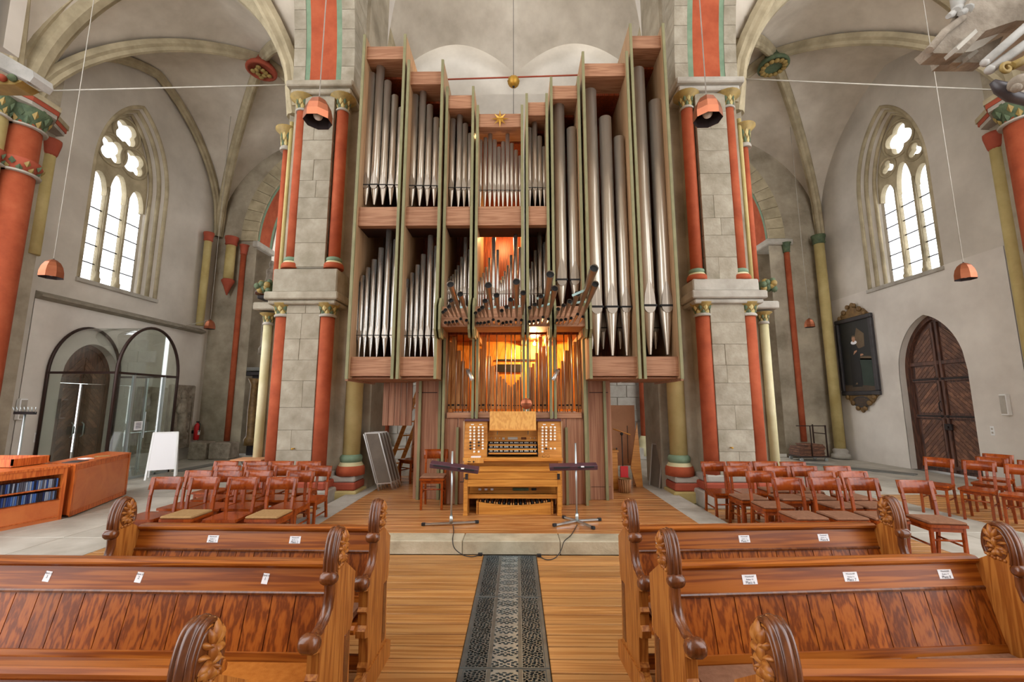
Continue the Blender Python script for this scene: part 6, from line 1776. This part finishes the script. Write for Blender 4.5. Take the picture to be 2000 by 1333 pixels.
# ================================================================ tie rods and the gilded boss
for a, b, nm in (((-9.9, YF, atY(90, 178, YF).z), (-4.2, YF, atY(577, 165, YF).z), 'left'), ((4.1, YF, atY(1440, 152, YF).z), (9.9, YF, atY(1925, 178, YF).z), 'right')):
    struct(MB().cyl(a, b, .014, None, 8).build('tie_rod', 'stone_pale'), 'thin iron tie rod spanning the %s side arch' % nm)
a, b = atY(700, 160, 9.3), atY(1290, 142, 9.3)
struct(MB().cyl((-3.3, 9.3, a.z), (3.2, 9.3, b.z), .018, None, 8).build('tie_rod', 'red_block'), 'thin tie rod crossing behind the organ top')
q = atY(1003, 160, 9.3)
t = thing('gilded_boss', q, 'gilded fluted ball hanging behind the organ top', 'boss')
m = MB(); n = 24
for i in range(9):
    pass
pr = [(.02, .13), (.10, .10), (.135, .03), (.12, -.06), (.07, -.12), (.03, -.13)]
o0 = len(m.v)
for r_, z in pr:
    for j in range(n):
        tt = 2 * PI * j / n; k = r_ * (1 + .08 * math.cos(tt * 12)); m.v.append((q.x + k * math.cos(tt), q.y + k * math.sin(tt), q.z + z))
for i in range(len(pr) - 1):
    for j in range(n): m._f([o0 + i * n + j, o0 + i * n + (j + 1) % n, o0 + (i + 1) * n + (j + 1) % n, o0 + (i + 1) * n + j], True)
m.build('fluted_ball', 'gold', t); MB().ball(q + Vector((0, -.01, -.13)), .03, 8, 6).build('tip', 'iron', t)
MB().cyl(q + Vector((0, 0, .1)), (q.x, q.y, 13.6), .006, None, 6).build('cord', 'iron', t); MB().cyl(q + Vector((0, 0, -.12)), q + Vector((0, 0, -1.9)), .006, None, 6).build('cord', 'iron', t)

# ================================================================ things under the organ wings
names = ['foremost', 'second', 'third', 'rearmost']
for k in range(4):                       # folded tables leaning on the left pier
    y0 = 7.98 + k * .11; x0 = -2.60 + .02 * k
    t = thing('folded_table', (x0, y0, PZ), '%s grey folded table leaning against the left yellow column' % names[k], 'table', 'folded tables leaning left of the organ')
    A_ = lambda u, v, w_=0: Vector((x0 - .15 + u * .55 + .28 * (1 - v), y0 + u * .45 + w_, PZ + .12 + v * .95)) if False else Vector((x0 + .10 - .26 * v + u * .22, y0 + u * .10 + w_, PZ + .14 + v * .86))
    m = MB(); vs = [A_(0, 0), A_(1, 0), A_(1, 1), A_(0, 1), A_(0, 0, .035), A_(1, 0, .035), A_(1, 1, .035), A_(0, 1, .035)]
    m.add(vs, [(0, 1, 2, 3), (7, 6, 5, 4), (0, 4, 5, 1), (1, 5, 6, 2), (2, 6, 7, 3), (3, 7, 4, 0)]); m.build('tabletop', 'grey_panel', t)
    m = MB()
    for p0, p1 in ((A_(0, 0), A_(0, 1)), (A_(1, 0), A_(1, 1)), (A_(0, 0), A_(1, 0)), (A_(0, 1), A_(1, 1))): m.beam(p0 + Vector((0, .017, 0)), p1 + Vector((0, .017, 0)), .022, .045)
    m.build('edge_frame', 'grey_panel' if k > 3 else 'alu', t)
    for u in (0, 1): MB().cyl(A_(u, .1) + Vector((0, .02, 0)), A_(u, -.15) + Vector((0, .02, .0)), .014, None, 8).build('leg', 'alu', t)
# wooden ladder
t = thing('ladder', (-2.75, 10.2, PZ), 'orange wooden ladder leaning behind the left organ wing', 'ladder')
for dx in (0, .2):
    MB().beam((-2.9 + dx, 9.9 + dx, PZ), (-2.1 + dx, 10.0 + dx, PZ + 2.3), .05, .09, bev=.006).build('ladder_rail', 'oak', t)
for k in range(7):
    v = (k + .7) / 7.5; a = Vector((-2.9 + .8 * v, 9.9 + .1 * v, PZ + 2.3 * v)); MB().beam(a, a + Vector((.2, .2, 0)), .03, .03).build('rung', 'oak', t)
def leaning_board(x0, x1, y0, z1, dx, dy, label, mt, th=.02, frame=None, cat='board'):
    t = thing('leaning_board', ((x0 + x1) / 2, y0, PZ), label, cat)
    m = MB(); vs = [(x0, y0, PZ), (x1, y0, PZ), (x1 + dx, y0 + dy, z1), (x0 + dx, y0 + dy, z1)]; vs = vs + [(x, y + th, z) for x, y, z in vs]
    m.add(vs, [(0, 1, 2, 3), (7, 6, 5, 4), (0, 4, 5, 1), (1, 5, 6, 2), (2, 6, 7, 3), (3, 7, 4, 0)]); m.build('board', mt, t)
    if frame:
        m = MB()
        for i in range(4): m.beam(vs[i], vs[(i + 1) % 4], .03, .03)
        m.build('edge_frame', frame, t)
    return t
leaning_board(-2.25, -2.0, 9.3, 1.35, .05, .1, 'brown fibreboard leaning behind the left organ post', 'mdf')
a, b = atY(1196, 910, 8.8), atY(1239, 792, 8.8)
t = thing('partition_board', ((a.x + b.x) / 2, 8.8, PZ), 'large brown fibreboard screen behind the right organ post', 'board')
m = MB(); m.box((a.x - .1, 8.8, a.z), (b.x, 8.83, b.z), .004); m.build('board', 'mdf', t)
m = MB(); m.box((a.x - .05, 8.83, PZ), (a.x, 8.9, b.z)); m.box((b.x - .07, 8.83, PZ), (b.x - .02, 8.9, b.z)); m.build('batten', 'mdf', t)
a = atY(1228, 912, 8.6); b = atY(1240, 825, 8.6); c = atY(1251, 938, 8.6)
t = thing('tapered_board', (c.x, 8.6, PZ), 'tall triangular brown board standing edge on, right of the organ', 'board')
m = MB(); m.prism([(a.x, a.z), (b.x, b.z), (c.x, PZ), (c.x - .12, PZ)], lambda u, v, q_: (u, q_, v), 8.45, 8.48); m.build('board', 'oak', t)
m = MB(); m.beam((c.x - .12, 8.5, PZ + .02), (c.x - .05, 8.7, PZ + .5), .03, .03); m.build('prop', 'oak', t)
# microphone stand, basket, side cabinet, grey panel
a = atZ(1216, 950, PZ); Yq = 8.32; x = atY(1216, 900, Yq).x; zt_ = atY(1213, 848, Yq).z
t = thing('microphone_stand', (x, Yq, PZ), 'thin black microphone stand with boom right of the organ', 'stand')
MB().cyl((x, Yq, PZ + .02), (x, Yq, zt_), .009, None, 8).build('pole', 'black', t)
MB().cyl(atY(1197, 838, Yq), atY(1231, 850, Yq), .012, None, 8).build('boom', 'oak', t); MB().ball((x, Yq, zt_), .03, 8, 6).build('clutch', 'black', t)
MB().cyl(atY(1225, 832, Yq + .05), atY(1227, 905, Yq + .05), .006, None, 6).build('rod', 'black', t)
for k in range(3): MB().cyl((x, Yq, PZ + .2), (x + .15 * math.cos(k * 2.1 + .5), Yq + .15 * math.sin(k * 2.1 + .5), PZ + .01), .008, None, 6).build('leg', 'black', t)
b = atZ(1216, 957, PZ); t = thing('wicker_basket', (b.x - .02, 7.95, PZ), 'round wicker basket on the floor right of the organ', 'basket')
bx0 = b.x - .02
m = MB(); m.lathe([(.085, 0), (.095, .03), (.10, .12), (.105, .22), (.112, .23), (.105, .24), (.095, .22), (.088, .02), (.001, .02)], (bx0, 7.95, PZ), 18); m.build('body', 'frame_gold', t)
for k in range(18):
    tt = 2 * PI * k / 18; MB().tube([(bx0 + .09 * math.cos(tt), 7.95 + .09 * math.sin(tt), PZ + .01), (bx0 + .103 * math.cos(tt), 7.95 + .103 * math.sin(tt), PZ + .12), (bx0 + .108 * math.cos(tt), 7.95 + .108 * math.sin(tt), PZ + .225)], .009, 6).build('willow_rod', 'mdf', t)
m = MB(); m.box((bx0 - .02, 8.14, PZ + .02), (bx0 + .12, 8.17, PZ + .42), .004); tag(m.build('red_folder', 'red_metal'), 'red folder standing behind the wicker basket', 'folder')
x0 = atY(1199, 900, 8.25).x
t = thing('side_cabinet', (x0 + .02, 8.25, PZ), 'narrow oak cabinet edge beside the right organ post', 'cabinet')
m = MB(); m.box((x0 - .3, 8.2, PZ), (x0 + .06, 8.5, atY(1203, 884, 8.2).z), .005); m.build('body', 'oak', t); m = MB(); m.box((x0 - .32, 8.18, atY(1203, 884, 8.2).z), (x0 + .08, 8.52, atY(1203, 880, 8.2).z), .004); m.build('top', 'oak', t)
m = MB(); m.box((x0 + .06, 8.28, .75), (x0 + .075, 8.31, .88)); m.build('handle', 'black', t)
a = atZ(1268, 946, PZ); b = atZ(1281, 953, PZ)
t = thing('grey_panel', (2.6, 8.6, PZ), 'dark grey framed panel leaning against the right pier', 'panel')
m = MB(); vs = [Vector((2.52, 8.62, PZ)), Vector((2.60, 8.30, PZ)), Vector((2.71, 8.32, .92)), Vector((2.62, 8.66, .92))]; vs2 = [v + Vector((.03, .008, 0)) for v in vs]
m.add(vs + vs2, [(0, 1, 2, 3), (7, 6, 5, 4), (0, 4, 5, 1), (1, 5, 6, 2), (2, 6, 7, 3), (3, 7, 4, 0)]); m.build('sheet', 'grey_panel', t)
m = MB()
for i in range(4): m.beam(vs[i], vs[(i + 1) % 4], .02, .025)
m.build('edge_frame', 'alu', t)
# brass taps on the piers
for px, py, nm in ((573, 877, 'left'), (1428, 875, 'right')):
    q = atY(px, py, 7.46); t = thing('brass_tap', q, 'small brass tap on the %s stone pier' % nm, 'tap')
    MB().cyl(q + Vector((0, .03, 0)), q + Vector((0, -.04, 0)), .012, None, 8).build('spout', 'gold', t); MB().ball(q + Vector((0, -.045, .0)), .018, 8, 6).build('knob', 'gold', t)

# ================================================================ carved canopy at the upper right, cornice at the upper left
t = thing('pulpit_canopy', atY(1950, 80, 3.4), 'weathered carved wooden pulpit canopy at the upper right corner', 'canopy')
def slab(pts, Y0, Y1, nm, mt, par=t):
    m = MB(); P = [atY(a, b, Y0) for a, b in pts]; n = len(P); dY = Y1 - Y0
    vs = P + [p + Vector((0, dY, 0)) for p in P]
    m.add(vs, [tuple(range(n)), tuple(range(2 * n - 1, n - 1, -1))] + [(i, i + n, (i + 1) % n + n, (i + 1) % n) for i in range(n)]); return m.build(nm, mt, par)
slab([(1812, 92), (1824, 104), (1882, 104), (1925, 60), (1985, 40), (2125, 40), (2125, -60), (1930, -60), (1873, 38)], 3.1, 3.22, 'sounding_board', 'weathered')
slab([(1838, 108), (1842, 122), (1924, 122), (1945, 100), (1960, 70), (1900, 100)], 3.3, 3.4, 'lower_plank', 'weathered')
slab([(1868, 92), (1872, 98), (1910, 62), (1906, 56)], 3.0, 3.1, 'batten', 'stone_pale'); slab([(1890, 108), (1893, 116), (1912, 100), (1908, 96)], 3.25, 3.35, 'batten', 'stone_pale')
MB().tube([atY(1815, 98, 3.08), atY(1845, 62, 3.08), atY(1880, 36, 3.08)], .028, 8).build('edge_roll', 'weathered', t)
for (a, b, r) in (((1924, 122), (2060, 2), .030), ((1934, 136), (2120, 2), .034)):
    m = MB(); m.tube([atY(*a, 2.9), atY(*b, 2.9)], r, 10); m.ball(atY(*a, 2.9), r, 8, 6); m.build('white_roll', 'canopy_white', t)
slab([(1930, 110), (1936, 120), (2120, -44), (2120, -58)], 2.92, 2.98, 'white_fascia', 'canopy_white')
m = MB(); q = atY(1966, 134, 2.85)
m.tube([q + Vector((math.cos(a) * (.05 - a * .005), 0, math.sin(a) * (.05 - a * .005))) for a in [i * .5 for i in range(17)]], .014, 6); m.tube([atY(1975, 130, 2.85), atY(2000, 118, 2.85), atY(2040, 90, 2.85), atY(2125, 60, 2.95)], .03, 8); m.build('gilt_scroll', 'gold_paint', t)
m = MB(); m.tube([atY(1938, 160, 2.9), atY(1955, 172, 2.9), atY(1975, 188, 2.9), atY(2020, 200, 2.9), atY(2125, 190, 3.0)], [.02, .045, .04, .035, .035], 8); m.build('dark_scroll', 'marble_dark', t)
m = MB(); m.ball(atY(1992, 162, 2.8), .065, 12, 8, (1, 1, .85)); m.ball(atY(1985, 172, 2.76), .03, 8, 6); m.build('cherub_head', 'weathered', t)
m = MB()
for (x, y) in ((1872, -40), (1895, -45)):
    m.tube([atY(x + 8, y - 20, 3.25), atY(x + 4, y + 25, 3.2), atY(x, y + 58, 3.2), atY(x - 6, y + 64, 3.1)], [.075, .07, .045, .035], 10)
    m.tube([atY(x + 2, y + 60, 3.2), atY(x - 12, y + 68, 3.12), atY(x - 20, y + 72, 3.08)], [.035, .03, .018], 8)
m.build('cherub_legs', 'canopy_white', t)
slab([(1985, 40), (2125, 70), (2125, -60), (1975, -60)], 3.2, 3.6, 'canopy_core', 'stone_pale')
t = thing('gallery_cornice', atY(20, 120, 3.2), 'white moulded cornice with painted underside at the upper left edge', 'cornice')
slab([(-115, 44), (-115, 74), (58, 160), (66, 150), (64, 138), (-20, 90)], 3.1, 3.25, 'white_cornice', 'canopy_white', t)
slab([(-115, 112), (-115, 164), (28, 165), (44, 158)], 3.12, 3.25, 'painted_underside', 'gold_paint', t)
MB().tube([atY(-60, 104, 3.12), atY(58, 160, 3.12)], .016, 8).build('roll_moulding', 'canopy_white', t)
for x, mt in ((4, 'red_block'), (24, 'leaf_green')): MB().ball(atY(x, 152, 3.1), .03, 8, 6).build('painted_leaf', mt, t)
slab([(-115, -60), (-115, 50), (6, 92), (30, -60)], 3.3, 3.42, 'pillar_shaft', 'plaster_wall', t)
